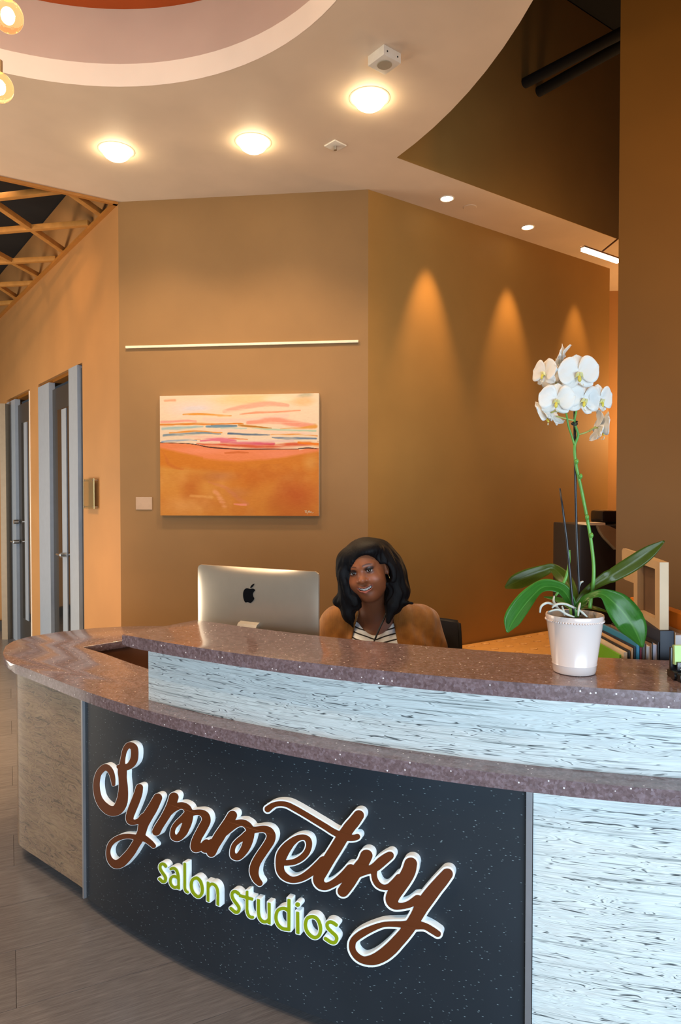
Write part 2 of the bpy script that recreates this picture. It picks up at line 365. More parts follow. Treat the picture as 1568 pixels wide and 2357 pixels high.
# ceiling speaker
zc=H-.045; q=[onz(*c,zc) for c in ((846.5,152.4),(881,125.6),(926,143.5),(887,170.8))]; c=sum(q,Vector())/4
spk=empty('ceiling_speaker',(c.x,c.y,H),'square cream box speaker with a round grille, fixed to the ceiling','speaker')
e1=((q[1]-q[0])+(q[2]-q[3]))/2; e2=((q[2]-q[1])+(q[3]-q[0]))/2; az=math.atan2(e1.y,e1.x)
box('speaker_box',(c.x,c.y,H-.0235),(e1.length,e2.length,.047),M_white,spk,rz=az,bev=.002)
M_gr=plain('speaker_cloth',(.42,.36,.26),.8,bump=.3,bs=600)
rr=min(e1.length,e2.length)*.33; lathe('grille',[(.0001,-.003),(rr*.93,-.003),(rr,-.001),(rr,.003),(.0001,.003)],(c.x,c.y,H-.047),M_gr,spk,40)
for s in (-1,1):
    for t in (-.6,.6):
        n2=Vector((math.cos(az),math.sin(az),0)); t2=Vector((-n2.y,n2.x,0)); o=c+n2*(s*e1.length/2)+t2*(t*e2.length/2); cyl('screw',(o.x-n2.x*.002,o.y-n2.y*.002,H-.025),(o.x+n2.x*s*.002,o.y+n2.y*s*.002,H-.025),.004,M_base,spk,seg=8)
# glass pendants
def gglass():
    a=N('amber_seeded_glass'); a.set(Base_Color=(1,.80,.48,1),Roughness=.05,Transmission_Weight=1.0,IOR=1.07,Emission_Color=(1,.62,.25,1),Emission_Strength=.32); 
    v=a.n('ShaderNodeTexVoronoi'); a.l(a.obj(),v.inputs[0]); v.inputs['Scale'].default_value=90; a.bump(a.ramp(v.outputs[0],[(0,(1,1,1,1)),(.35,(0,0,0,1))]),.5,.002); return a.m
M_gg=gglass(); M_fil=emis('lit_filament_bulb',(1,.72,.36),22); M_cord=plain('amber_cord',(.5,.33,.15),.5)
for (px,py,dd,r,lab) in ((18,37,2.5,.053,'amber seeded glass pendant globe, the upper one at the left edge'),(-2,201,2.8,.055,'amber clear glass pendant globe, the lower one at the left edge')):
    c=ond(px,py,dd); e=empty('pendant_globe',c,lab,'pendant lamp')
    n=24; pr=[(max(1e-4,r*math.sin(PI*i/n)),-r*1.04*math.cos(PI*i/n)) for i in range(n)]+[(.012,r*1.02)]
    lathe('globe',pr,c,M_gg,e,48,auto=None); 
    lathe('bulb',[(max(1e-4,r*.42*math.sin(PI*i/12)),-r*.52*math.cos(PI*i/12)) for i in range(13)],c,M_fil,e,20,auto=60)
    cyl('socket',c+Vector((0,0,r*.98)),c+Vector((0,0,r*1.02+.05)),.014,M_cord,e); cyl('cord',c+Vector((0,0,r+.05)),(c.x,c.y,H+.44),.0025,M_cord,e,seg=8)
    point('pendant_glow',c,5,WARM2,.012)
for o in [o for o in COL.objects if o.name.startswith('globe')]: o.data.polygons.foreach_set('use_smooth',[True]*len(o.data.polygons))
point('pendant_cluster_glow',(-1.75,2.0,3.25),74,(1,.80,.56),.25)   # the rest of the pendant cluster, left of the frame
point('wall_block_fill',(2.3,1.9,2.9),46,WARM,.12)  # unseen fill light, added to warm the wall block
point('soffit_bounce_fill',(1.75,4.35,3.0),13,(1,.66,.34),.2)  # added fill, stands in for soffit bounce on the right wall
# bar lamp on the wall block
M_tube=emis('lit_bar_diffuser',(1,.88,.68),14); M_br=plain('bronze_arm',(.20,.12,.07),.35,.8)
a=ond(1342,574,3.30); b=onz(1424,602,a.z); bl=empty('bar_lamp',(a+b)/2,'slim lit bar lamp on a bronze arm beside the wall block','lamp')
d=(b-a).normalized(); c=(a+b)/2; box('diffuser',(c.x,c.y,c.z),((b-a).length,.022,.014),M_tube,bl,rz=math.atan2(d.y,d.x)); box('housing',(c.x,c.y,c.z+.011),((b-a).length+.012,.026,.008),M_br,bl,rz=math.atan2(d.y,d.x),bev=.002)
j=ond(1384,581,3.38); en=ond(1421,551,3.40); cyl('arm',j,en,.004,M_br,bl); cyl('knuckle',j-Vector((0,0,.012)),j+Vector((0,0,.006)),.007,M_chrome,bl)
point('bar_lamp_glow',(1.30,3.42,a.z-.05),.6,WARM,.03)
point('far_hall_light',(3.35,6.25,2.3),85,WARM,.15)
# pipes
def uw(x,y): return onwall(x,y,s0,s1)
for (x1,y1,x2,y2,lab) in ((1207,192,1419,82,'black ceiling pipe high on the right, the upper of the two'),(1239,212,1419,112,'black ceiling pipe high on the right, the lower of the two')):
    a=uw(x1,y1); b=onz(x2,y2,a.z); d=(b-a).normalized(); prop(cyl('ceiling_pipe',a-d*.05,b+d*.5,.036,M_dark,None),lab,'pipe')
# ================================================================ BACK WALL ITEMS
def qwall(pts,off): return [onwall(x,y,A,B,off) for x,y in pts]
rail=qwall([(289,797),(825,782),(825,788),(289,802)],.012)
zr0=(rail[0].z+rail[1].z)/2; zr1=(rail[2].z+rail[3].z)/2; c=(rail[0]+rail[1]+rail[2]+rail[3])/4; wd=(B-A).normalized(); ab=math.atan2(wd.y,wd.x); nb=Vector((wd.y,-wd.x,0))
prop(box('picture_rail',(c.x-nb.x*.004,c.y-nb.y*.004,c.z),((rail[1]-rail[0]).length,.014,zr0-zr1),plain('cream_aluminium_rail',(.85,.78,.60),.4),None,rz=ab,bev=.001),'slim cream hanging rail across the tan wall above the canvas','rail')
lb=qwall([(313,1144),(350,1144),(350,1173),(313,1173)],.003); c=sum(lb,Vector())/4
prop(box('wall_label',(c.x,c.y,c.z),((lb[1]-lb[0]).length,.003,(lb[0]-lb[3]).length),plain('frosted_label',(.50,.36,.26),.3),None,rz=ab),'small pale frosted label left of the canvas','label')
# acrylic sign by door
sg=[onwall(x,y,A,A+dl,.035) for x,y in ((193,1103),(216,1101),(217,1170),(194,1171))]; c=sum(sg,Vector())/4
sn=empty('door_sign',c,'clear acrylic door sign on metal stand-offs beside the door','sign')
M_acr=N('clear_acrylic'); M_acr.set(Base_Color=(.62,.48,.26,1),Roughness=.1,Transmission_Weight=.75,IOR=1.1); M_acr=M_acr.m; M_ged=plain('green_acrylic_edge',(.62,.70,.45),.3)
ww=(sg[1]-sg[0]).length; hh=(sg[0]-sg[3]).length
box('panel',c,(ww,.005,hh),M_acr,sn,rz=aw); 
for s in (-1,1): box('panel_edge',c-dl*(s*ww/2),(.004,.0055,hh),M_ged,sn,rz=aw)
for s in (-1,1):
    for t in (-1,1):
        q=c-dl*(s*ww*.42)+Vector((0,0,t*hh*.44)); cyl('stand_off',q-nl*.034,q+nl*.006,.006,M_chrome,sn,seg=12)
# painting
pq=qwall([(367.5,910),(733,906.5),(735.5,1187.5),(370,1186.5)],.03); pc_=sum(pq,Vector())/4; pw_=((pq[1]-pq[0]).length+(pq[2]-pq[3]).length)/2; ph_=(pq[0].z-pq[3].z+pq[1].z-pq[2].z)/2
pt=empty('painting',pc_,'unframed orange and pink abstract landscape canvas on the tan wall','painting')
box('stretcher',pc_-nb*.017,(pw_,.033,ph_),plain('white_canvas_edge',(.85,.80,.72),.7),pt,rz=ab,bev=.002)
def painting_colors(nx,ny):
    U,V=np.meshgrid((np.arange(nx)+.5)/nx,(np.arange(ny)+.5)/ny)
    def nz(sx,sy,seed,oc=3):
        r=np.random.default_rng(seed); out=np.zeros_like(U); a=1
        for o in range(oc):
            g=r.random((int(sy)+3,int(sx)+3)); x=U*sx; y=V*sy; i=x.astype(int); j=y.astype(int); fx=x-i; fy=y-j; fx=fx*fx*(3-2*fx); fy=fy*fy*(3-2*fy)
            out+=a*((g[j,i]*(1-fx)+g[j,i+1]*fx)*(1-fy)+(g[j+1,i]*(1-fx)+g[j+1,i+1]*fx)*fy); sx*=2; sy*=2; a*=.5
        return out/(2-2**(1-oc))-.5
    X=U*1360+105; Y=V*1040+105; Xw=X+nz(6,8,1)*60; Yw=Y+nz(4,6,2)*34+nz(18,60,3)*9
    C=np.zeros((ny,nx,3)); 
    def lay(mask,col,al=1.): 
        m=np.clip(mask,0,1)[...,None]*al; C[:]=C*(1-m)+np.array(col)*m
    def band(y,soft): return np.clip((Yw-y)/soft+.5,0,1)
    NS=nz(5,90,77,3)+nz(12,200,78,2)*.6
    def stroke(pts,w,col,soft=.5,al=1.,warp=1):
        px=Xw if warp else X; py=Yw if warp else Y; best=np.full(U.shape,9.)
        P=catmull([(*p,ww) for p,ww in zip(pts,w if hasattr(w,'__len__') else [w]*len(pts))],5)
        for a,b in zip(P,P[1:]):
            d=b[:2]-a[:2]; L=d@d+1e-9; t=np.clip(((px-a[0])*d[0]+(py-a[1])*d[1])/L,0,1); r=a[2]+(b[2]-a[2])*t
            best=np.minimum(best,np.hypot(px-a[0]-d[0]*t,py-a[1]-d[1]*t)/np.maximum(r,.5))
        lay(((1-best)/max(soft,.95)*(1.25+2.4*NS)) if warp else (1-best)/soft,col,al)
    def blob(cx,cy,rx,ry,col,soft=.6,al=1.): lay((1-np.hypot((Xw-cx)/rx,(Yw-cy)/ry))/soft,col,al)
    lay(np.ones_like(U),(252,214,176)); 
    blob(900,150,420,70,(250,205,145)); blob(1120,140,160,40,(252,222,180)); blob(380,210,300,80,(252,214,190)); blob(420,215,150,30,(238,214,205)); blob(1350,120,90,30,(205,185,150)); blob(1330,170,130,50,(248,190,130),al=.8)
    stroke([(150,140),(240,135)],16,(245,165,120),.8,.8); stroke([(660,245),(850,215),(1060,180),(1200,200)],[16,30,30,20],(250,172,140),.5,.9); stroke([(800,275),(1050,262),(1300,245)],[8,14,8],(252,158,115),.7)
    stroke([(310,262),(500,268),(720,285)],[8,15,6],(238,150,45),.5); stroke([(200,275),(600,290)],14,(254,218,185),.6,.7); stroke([(500,310),(900,330),(1200,290)],24,(253,200,175),.8,.7)
    stroke([(110,320),(300,318),(420,330)],16,(250,165,140),.6); stroke([(860,350),(1100,335),(1300,365),(1440,380)],[18,35,40,22],(250,158,125),.5)
    stroke([(105,350),(350,345),(600,352),(820,360)],[14,12,9,7],(232,125,20),.4); stroke([(1150,405),(1300,400),(1450,385)],[6,10,26],(240,160,70),.6)
    stroke([(120,385),(300,380),(480,372)],[18,22,14],(165,190,185),.8,.85); stroke([(520,370),(640,375),(760,380)],[16,18,12],(120,150,165),.6); stroke([(640,395),(850,400)],8,(175,200,185),.7,.8)
    stroke([(780,372),(920,385),(1070,400)],[12,14,5],(195,120,30),.5); stroke([(900,402),(1150,415),(1460,425)],[5,12,8],(190,205,170),.6)
    stroke([(180,425),(400,415),(650,432)],[8,12,5],(240,150,60),.5); stroke([(600,412),(1000,430),(1400,448)],14,(253,205,180),.7,.8)
    stroke([(130,445),(280,438),(520,437),(640,442)],[14,16,13,6],(120,140,150),.5); stroke([(700,442),(850,452),(1040,460)],[10,12,4],(85,105,130),.5)
    stroke([(1050,460),(1250,456),(1460,466)],[4,9,8],(243,150,60),.5); stroke([(1060,478),(1250,490),(1450,492)],[5,14,12],(110,125,145),.5)
    stroke([(300,465),(500,470),(760,480)],[12,18,12],(252,190,165),.7); stroke([(700,485),(860,492)],5,(240,130,70),.6)
    stroke([(115,500),(250,495),(420,492)],[12,13,8],(115,150,185),.6,.9); stroke([(460,498),(620,492),(760,505)],[12,22,14],(235,120,135),.7); stroke([(800,510),(1050,505),(1250,508)],12,(240,190,185),.8,.7)
    stroke([(640,515),(850,530),(1080,530)],[10,24,18],(222,80,105),.7); stroke([(420,520),(650,540),(900,555),(1200,545),(1400,540)],[8,20,22,26,24],(222,80,40),.6,.9); stroke([(1300,525),(1460,545)],[12,26],(250,125,20),.6)
    low=np.where(X<370,512+(X-105)*.03,np.where(X<760,520+(X-370)*.135,572+(X-760)*.008)); low=np.where(X>1300,580-(X-1300)*.1+np.abs(X-1380)*.12,low)
    lay((Yw-low)/6+.2,(245,135,80)); 
    blob(500,590,420,45,(252,145,100),.8); blob(1150,610,330,50,(250,140,95),.8); stroke([(660,612),(760,600),(860,606)],[9,13,9],(222,110,50),.6); stroke([(200,600),(420,650)],12,(253,165,115),.7,.8)
    curve=np.where(X<480,640-(480-X)*.25,650)+np.where(X>1050,-(X-1050)*.14,0)+np.where((X>480)&(X<1050),((X-480)*(1050-X))/90000*18,0)
    lay((Yw-curve)/24,(222,125,30)); lay(np.clip((Yw-700-(X-150)*.10)/30,0,1)*np.clip((820-X)/300,0,1),(228,150,60)); lay((Yw-760)/200,(228,140,52),.75)
    lay(np.clip(nz(5,5,11)*3+.2,0,1)*np.clip((Yw-720)/80,0,1),(205,105,30),.8); blob(640,800,190,60,(200,115,62),.9,.75); blob(900,830,260,110,(212,110,22),.8,.7); stroke([(540,850),(680,910),(760,990),(860,1050)],[10,26,30,22],(225,130,85),.8,.6)
    blob(1300,980,250,170,(205,92,25),.9,.8); blob(1400,700,90,100,(232,155,70),.8,.8); blob(330,1060,300,110,(245,165,88),.9,.7); stroke([(580,940),(620,1000),(650,1060)],30,(252,165,110),.9,.8); stroke([(740,1050),(840,1058)],[9,13],(255,150,115),.5)
    stroke([(380,970),(540,985)],22,(250,175,95),.9,.6); blob(780,950,150,60,(205,120,70),.9,.5); stroke([(105,575),(180,690),(300,735)],[6,18,10],(215,115,35),.7,.8)
    lay(np.clip(nz(14,10,21)*2.4,0,1)*(Yw>700),(245,170,95),.28); lay(np.clip(-nz(12,9,25)*2.4,0,1)*(Yw>700),(190,95,25),.28)
    stroke([(105,510),(300,518),(420,530),(540,555),(760,572),(900,574),(1200,576),(1290,577)],[3,4,4,6,6,6,4,3],(40,18,20),.6,1,0); stroke([(1295,572),(1380,567),(1460,576)],[5,6,3],(45,20,20),.6,1,0); stroke([(550,366),(770,368)],2.5,(60,60,60),.7,.8,0)
    C+=(nz(60,220,31,2)*10)[...,None]
    for pts in ([(1348,1100),(1352,1118)],[(1350,1102),(1362,1098),(1358,1110),(1364,1118)],[(1366,1130),(1374,1108),(1380,1104),(1378,1116),(1386,1112),(1388,1100),(1392,1116),(1400,1108),(1408,1118),(1420,1116)]): stroke(pts,2.6,(225,215,190),.7,.9,0)
    C=np.clip(C,0,255)/255; C=np.where(C<=.04045,C/12.92,((C+.055)/1.055)**2.4); return np.clip(C/np.array([1.5,1.3,1.14]),0,.92)
nx,ny=340,262; CL=painting_colors(nx,ny)
gx,gy=np.meshgrid(np.linspace(-pw_/2,pw_/2,nx+1),np.linspace(ph_/2,-ph_/2,ny+1))
vs=np.c_[gx.ravel(),np.zeros(gx.size),gy.ravel()]
idx=np.arange((nx+1)*(ny+1)).reshape(ny+1,nx+1); fc=np.c_[idx[:-1,:-1].ravel(),idx[1:,:-1].ravel(),idx[1:,1:].ravel(),idx[:-1,1:].ravel()]
me=bpy.data.meshes.new('painted_surface'); me.from_pydata(vs.tolist(),[],fc.tolist()); at_=me.color_attributes.new('paint','FLOAT_COLOR','CORNER')
at_.data.foreach_set('color',np.repeat(np.c_[CL.reshape(-1,3),np.ones(nx*ny)],4,axis=0).ravel().astype(np.float32))
a=N('oil_paint'); vc=a.n('ShaderNodeVertexColor',layer_name='paint'); a.set(Base_Color=vc.outputs[0],Roughness=.55,Specular_IOR_Level=.3); a.bump(a.noise(a.map(a.obj(),(20,1,120)),4,3),.15,.001)
o=link('painted_surface',me,a.m,pt,world=False); o.location=tuple(-nb*-.001); o.rotation_euler=(0,0,ab)
# ================================================================ RECEPTION DESK
CC=Vector((1.565,5.430)); RC=3.856; Z2=.865; Z1=1.105; TH=.040; RP=3.815
def arc(r,th): t=math.radians(th); return Vector((CC.x-r*math.sin(t),CC.y-r*math.cos(t),0))
def arcs(r,a,b,n): return [arc(r,a+(b-a)*i/n) for i in range(n+1)]
def quartz():
    a=N('speckled_mauve_quartz'); v=a.obj()
    c=a.ramp(a.noise(v,55,4,.7),[(.32,(.09,.050,.05,1)),(.5,(.15,.092,.094,1)),(.68,(.23,.155,.17,1))])
    vo=a.n('ShaderNodeTexVoronoi'); a.l(v,vo.inputs[0]); vo.inputs['Scale'].default_value=150; vo.inputs['Randomness'].default_value=1
    c=a.mix(.4,c,a.ramp(a.math('MULTIPLY',vo.outputs['Color'],1),[(0,(.10,.075,.085,1)),(.5,(.19,.15,.165,1)),(1,(.36,.31,.37,1))],'CONSTANT' if False else 'LINEAR'))
    v2=a.n('ShaderNodeTexVoronoi'); a.l(v,v2.inputs[0]); v2.inputs['Scale'].default_value=85
    v2c=a.n('ShaderNodeSeparateColor'); a.l(v2.outputs['Color'],v2c.inputs[0])
    sel=a.math('GREATER_THAN',v2c.outputs[0],.86); near=a.math('LESS_THAN',v2.outputs['Distance'],.20); f=a.math('MULTIPLY',sel,near)
    c=a.mix(f,c,(.80,.76,.78,1)); 
    a.set(Base_Color=c,Roughness=.17,Specular_IOR_Level=.62,Coat_Weight=.15,Coat_Roughness=.05); return a.m
def resin(name,stops,sx,sz,lit=0,rough=.3,lines=7.,ds=1.5,line=(.035,.045,.05,1)):
    a=N(name); v=a.uv()
    wv=a.n('ShaderNodeVectorMath',operation='ADD'); a.l(a.map(v,(sx,sz,1)),wv.inputs[0])
    nn=a.n('ShaderNodeVectorMath',operation='SCALE'); nn.inputs['Scale'].default_value=ds; sub=a.n('ShaderNodeVectorMath',operation='SUBTRACT'); a.l(a.noise(a.map(v,(sx*1.1,sz*.22,1)),1.0,3,.5,0,True),sub.inputs[0]); sub.inputs[1].default_value=(.5,.5,.5); a.l(sub.outputs[0],nn.inputs[0]); a.l(nn.outputs[0],wv.inputs[1]); P_=wv.outputs[0]
    n1=a.noise(P_,1.0,2.2,.5,.25); n2=a.noise(P_,.45,2,.5,0); n3=a.noise(P_,2.6,2,.5,0)
    fr=a.math('FRACT',a.math('MULTIPLY',n1,lines)); d=a.math('ABSOLUTE',a.math('SUBTRACT',fr,.5))
    wid=a.math('MULTIPLY',a.math('MAXIMUM',a.math('SUBTRACT',n3,.33),.03),.42)
    ln=a.math('SUBTRACT',1,a.math('MINIMUM',1,a.math('DIVIDE',a.math('MAXIMUM',a.math('SUBTRACT',d,a.math('MULTIPLY',wid,.35)),0),a.math('MAXIMUM',a.math('MULTIPLY',wid,1.1),.02))))
    ln=a.math('MULTIPLY',ln,a.ramp(n2,[(.32,(.15,.15,.15,1)),(.5,(1,1,1,1))]))
    base=a.ramp(fr,stops); base=a.mix(.45,base,a.ramp(n2,[(.35,stops[0][1]),(.6,stops[-1][1])]))
    c=a.mix(a.math('MULTIPLY',ln,.92),base,line)
    st4=a.ramp(a.noise(a.map(v,(sx*.9,sz*2.6,1)),1.0,2,.5,.4),[(.30,(.35,.38,.38,1)),(.40,(1,1,1,1))]); c=a.mix(.75,c,st4,'MULTIPLY')
    a.set(Base_Color=c,Roughness=rough,Specular_IOR_Level=.4); return a.m
M_q=quartz()
M_resin=resin('pale_marbled_resin',[(0,(.58,.64,.63,1)),(.3,(.78,.86,.86,1)),(.75,(.84,.90,.90,1)),(1,(.56,.58,.56,1))],2.4,46,lines=13,ds=1.1)
M_resin2=resin('warm_lit_marbled_resin',[(0,(.28,.19,.11,1)),(.4,(.36,.25,.155,1)),(.7,(.30,.19,.13,1)),(1,(.16,.10,.06,1))],7,30,lines=6,line=(.10,.07,.05,1))  # end panel's resin: the tan cast of warm light is put into its colours
def blackm():
    a=N('charcoal_glitter_laminate'); v=a.uv()
    c=a.ramp(a.noise(v,1.6,3),[(.3,(.014,.019,.025,1)),(.7,(.023,.031,.041,1))])
    vo=a.n('ShaderNodeTexVoronoi'); a.l(a.map(v,(1,1,1),rot=(0,0,.5)),vo.inputs[0]); vo.inputs['Scale'].default_value=85
    dv=a.n('ShaderNodeVectorMath',operation='SUBTRACT'); 
    vv=a.map(v,(1.0,2.6,1),rot=(0,0,.55)); v3=a.n('ShaderNodeTexVoronoi'); a.l(vv,v3.inputs[0]); v3.inputs['Scale'].default_value=52
    sc=a.n('ShaderNodeSeparateColor'); a.l(v3.outputs['Color'],sc.inputs[0]); f=a.math('MULTIPLY',a.math('GREATER_THAN',sc.outputs[0],.25),a.ramp(v3.outputs['Distance'],[(.05,(1,1,1,1)),(.17,(0,0,0,1))]))
    v5=a.n('ShaderNodeTexVoronoi'); a.l(a.map(v,(1.0,7.0,1),rot=(0,0,.9)),v5.inputs[0]); v5.inputs['Scale'].default_value=24
    s5=a.n('ShaderNodeSeparateColor'); a.l(v5.outputs['Color'],s5.inputs[0]); f5=a.math('MULTIPLY',a.math('GREATER_THAN',s5.outputs[1],.6),a.ramp(v5.outputs['Distance'],[(.02,(.5,.5,.5,1)),(.10,(0,0,0,1))]))
    c=a.mix(a.math('MULTIPLY',a.math('MAXIMUM',f,f5),.6),c,(.35,.46,.50,1))
    a.set(Base_Color=c,Roughness=.42,Specular_IOR_Level=.38); return a.m
M_blk=blackm(); M_sil=plain('brushed_steel_trim',(.36,.36,.38),.35,.7,var=.04); M_kick=plain('black_plinth',(.014,.013,.013),.6); M_lam=plain('brown_desk_laminate',(.17,.075,.04),.45)
desk=empty('reception_desk',arc(3.6,20),'curved two-tier reception desk with marbled panels and charcoal front','reception desk')
def uvshell(name,pts,z0,z1,mat,parent,th=.012):
    """vertical sheet along a plan path with uv in metres, thickness th towards the inside"""
    n=len(pts); s=[0]; 
    for p,q in zip(pts,pts[1:]): s.append(s[-1]+(q-p).length)
    ns=[]
    for i in range(n):
        t=(pts[min(i+1,n-1)]-pts[max(i-1,0)]).normalized(); ns.append(Vector((-t.y,t.x,0)))
    bm=bmesh.new(); uv=bm.loops.layers.uv.new('UVMap'); F_=[[bm.verts.new((p.x,p.y,z)) for z in (z0,z1)] for p in pts]; Bk=[[bm.verts.new((p.x+m.x*th,p.y+m.y*th,z)) for z in (z0,z1)] for p,m in zip(pts,ns)]
    def face(vs,uvs):
        f=bm.faces.new(vs)
        for l,u in zip(f.loops,uvs): l[uv].uv=u
        return f
    for i in range(n-1):
        a,b=s[i],s[i+1]; face((F_[i][0],F_[i+1][0],F_[i+1][1],F_[i][1]),((a,z0),(b,z0),(b,z1),(a,z1)))
        face((Bk[i][1],Bk[i+1][1],Bk[i+1][0],Bk[i][0]),((a,z1),(b,z1),(b,z0),(a,z0)))
        for k in (0,1): face((F_[i][k],Bk[i][k],Bk[i+1][k],F_[i+1][k]),((a,z0),(a,z0),(b,z0),(b,z0)))
    for i in (0,n-1): face((F_[i][0],F_[i][1],Bk[i][1],Bk[i][0]),((s[i],z0),(s[i],z1),(s[i],z1),(s[i],z0)))
    return bmobj(name,bm,mat,parent,auto=30)
TL,TRr=41.75,16.35
# lower worktop outline
wing=[(-1.275,2.80),(-1.45,2.96),(-1.54,3.10),(-1.60,3.24),(-1.625,3.37),(-1.59,3.49),(-1.49,3.60),(-1.36,3.70),(-1.20,3.755),(-1.0,3.77),(-.62,3.74)]
inner_r=[(-.62,3.42),(-.95,3.455),(-1.05,3.42),(-1.235,3.245)]
outer=arcs(RC,-24,42,60); wingc=[Vector((p[0],p[1],0)) for p in catmull([tuple(outer[-1][:2])]+wing,5)[1:]]
inn=[Vector((*p,0)) for p in inner_r]+arcs(3.52,50.0,-24,60)[1:]
ol=[(p.x,p.y) for p in outer+wingc+inn]
def ccw(o): return o if sum(a[0]*b[1]-b[0]*a[1] for a,b in zip(o,o[1:]+o[:1]))>0 else o[::-1]
prism('lower_worktop',ccw(ol),Z2-TH,Z2,M_q,desk,bev=.006,seg=3)
# body below: front skins, plinth
sp=lambda r,a,b,n: arcs(r,a,b,n)
uvshell('charcoal_panel',sp(RP,TL,TRr,60),.045,Z2-TH,M_blk,desk)
uvshell('marbled_panel',sp(RP,TRr-.20,-24,50),.045,Z2-TH,M_resin,desk)
lft=[Vector((-1.40,3.36,0)),Vector((-1.437,3.20,0)),Vector((-1.447,3.10,0)),Vector((-1.435,3.01,0)),Vector((-1.405,2.945,0)),Vector((-1.36,2.898,0)),Vector((-1.27,2.826,0)),Vector((-1.18,2.753,0)),Vector((-1.09,2.681,0)),arc(RP,42.5),arc(RP,TL+.1)]
o=uvshell('end_panel',[Vector((*p,0)) for p in catmull([tuple(p[:2]) for p in lft],4)],.07,Z2-TH,M_resin2,desk); o['label']='marbled end panel with warm light in its tan colour'
for th in (TL+.03,TRr-.05):
    p=arc(RP,th); t=arc(RP,th-.5)-arc(RP,th+.5); az=math.atan2(t.y,t.x); box('steel_trim',(p.x,p.y,(Z2-TH)/2+.0225),(.016 if th<20 else .010,.022,Z2-TH-.045),M_sil,desk,rz=az)
pl=[Vector((-1.32,3.3,0)),Vector((-1.36,3.05,0)),Vector((-1.29,2.93,0)),Vector((-1.05,2.72,0))]+arcs(3.765,41,-24,60)
uvshell('plinth',pl,0,.06,M_kick,desk,.03)
bk=[Vector((-1.30,3.5,0)),Vector((-1.0,3.64,0)),Vector((-.7,3.64,0))]; uvshell('wing_back_panel',[Vector((-1.40,3.37,0))]+bk,.02,Z2-TH,M_lam,desk)
uvshell('inside_panel',[Vector((-.72,3.45,0)),Vector((-.95,3.48,0)),Vector((-1.08,3.43,0)),Vector((-1.26,3.245,0))]+arcs(3.56,50,-24,60)[2:],.02,Z2-TH,M_lam,desk)
# riser + upper ledge
uvshell('riser_core',sp(3.762,36.3,-24,60),Z2,Z1-TH,M_lam,desk,.15)
uvshell('upper_marbled_panel',sp(3.776,36.42,-24,70),Z2,Z1-TH,M_resin,desk,.012)
led=[(p.x,p.y) for p in arcs(RC,-24,37.0,64)+arcs(3.512,37.2,-24,64)]
prism('upper_ledge',ccw(led),Z1-TH,Z1,M_q,desk,bev=.005,seg=3)
# staff work surface behind the ledge
wk=[(p.x,p.y) for p in arcs(3.555,37,-22,50)+arcs(2.93,-22,37,50)]
prism('staff_worktop',ccw(wk),.77,.80,plain('warm_grey_worktop',(.30,.22,.16),.4),desk,bev=.003,seg=1)
for th in (37,8,-21): 
    a=arc(3.5,th); b=arc(3.0,th); slab('support_panel',a,b,.0,.77,M_lam,.02,desk)
# ================================================================ SIGN LETTERING
RF=RP+.021
def cyl_sz(px,py,R=RF):
    """pixel -> (arc length, height) on the curved front"""
    d=ray(px,py); a=d.x*d.x+d.y*d.y; b=-2*(d.x*CC.x+d.y*CC.y); c=CC.x**2+CC.y**2-R*R
    t=(-b-math.sqrt(b*b-4*a*c))/(2*a); x,y=d.x*t,d.y*t
    th=math.atan2(CC.x-x,CC.y-y); return (-th*RP, EYE+d.z*t)
def contour(F_,lev,x0,y0):
    """marching squares on F<lev, returns loops of points"""
    ny,nx=F_.shape; G=F_-lev; ins=G<0; segs={}
    q=ins[:-1,:-1].astype(int)+2*ins[:-1,1:]+4*ins[1:,1:]+8*ins[1:,:-1]
    js,is_=np.nonzero((q>0)&(q<15)); 
    def ept(e):
        k,i,j=e
        if k==0: a,b=G[j,i],G[j,i+1]; return (x0+i+a/(a-b),y0+j)
        a,b=G[j,i],G[j+1,i]; return (x0+i,y0+j+a/(a-b))
    for j,i in zip(js,is_):
        c=q[j,i]; b=(0,i,j);t=(0,i,j+1);l=(1,i,j);r=(1,i+1,j)
        T={1:[(l,b)],2:[(b,r)],3:[(l,r)],4:[(r,t)],5:[(l,t),(r,b)],6:[(b,t)],7:[(l,t)],8:[(t,l)],9:[(t,b)],10:[(b,l),(t,r)],11:[(t,r)],12:[(r,l)],13:[(r,b)],14:[(b,l)]}[c]
        for a_,b_ in T: segs[a_]=b_
    loops=[]
    while segs:
        s_,n_=segs.popitem(); L=[s_]
        while n_!=s_ and n_ in segs: L.append(n_); n_=segs.pop(n_)
        if len(L)>8: loops.append([ept(e) for e in L])
    return loops
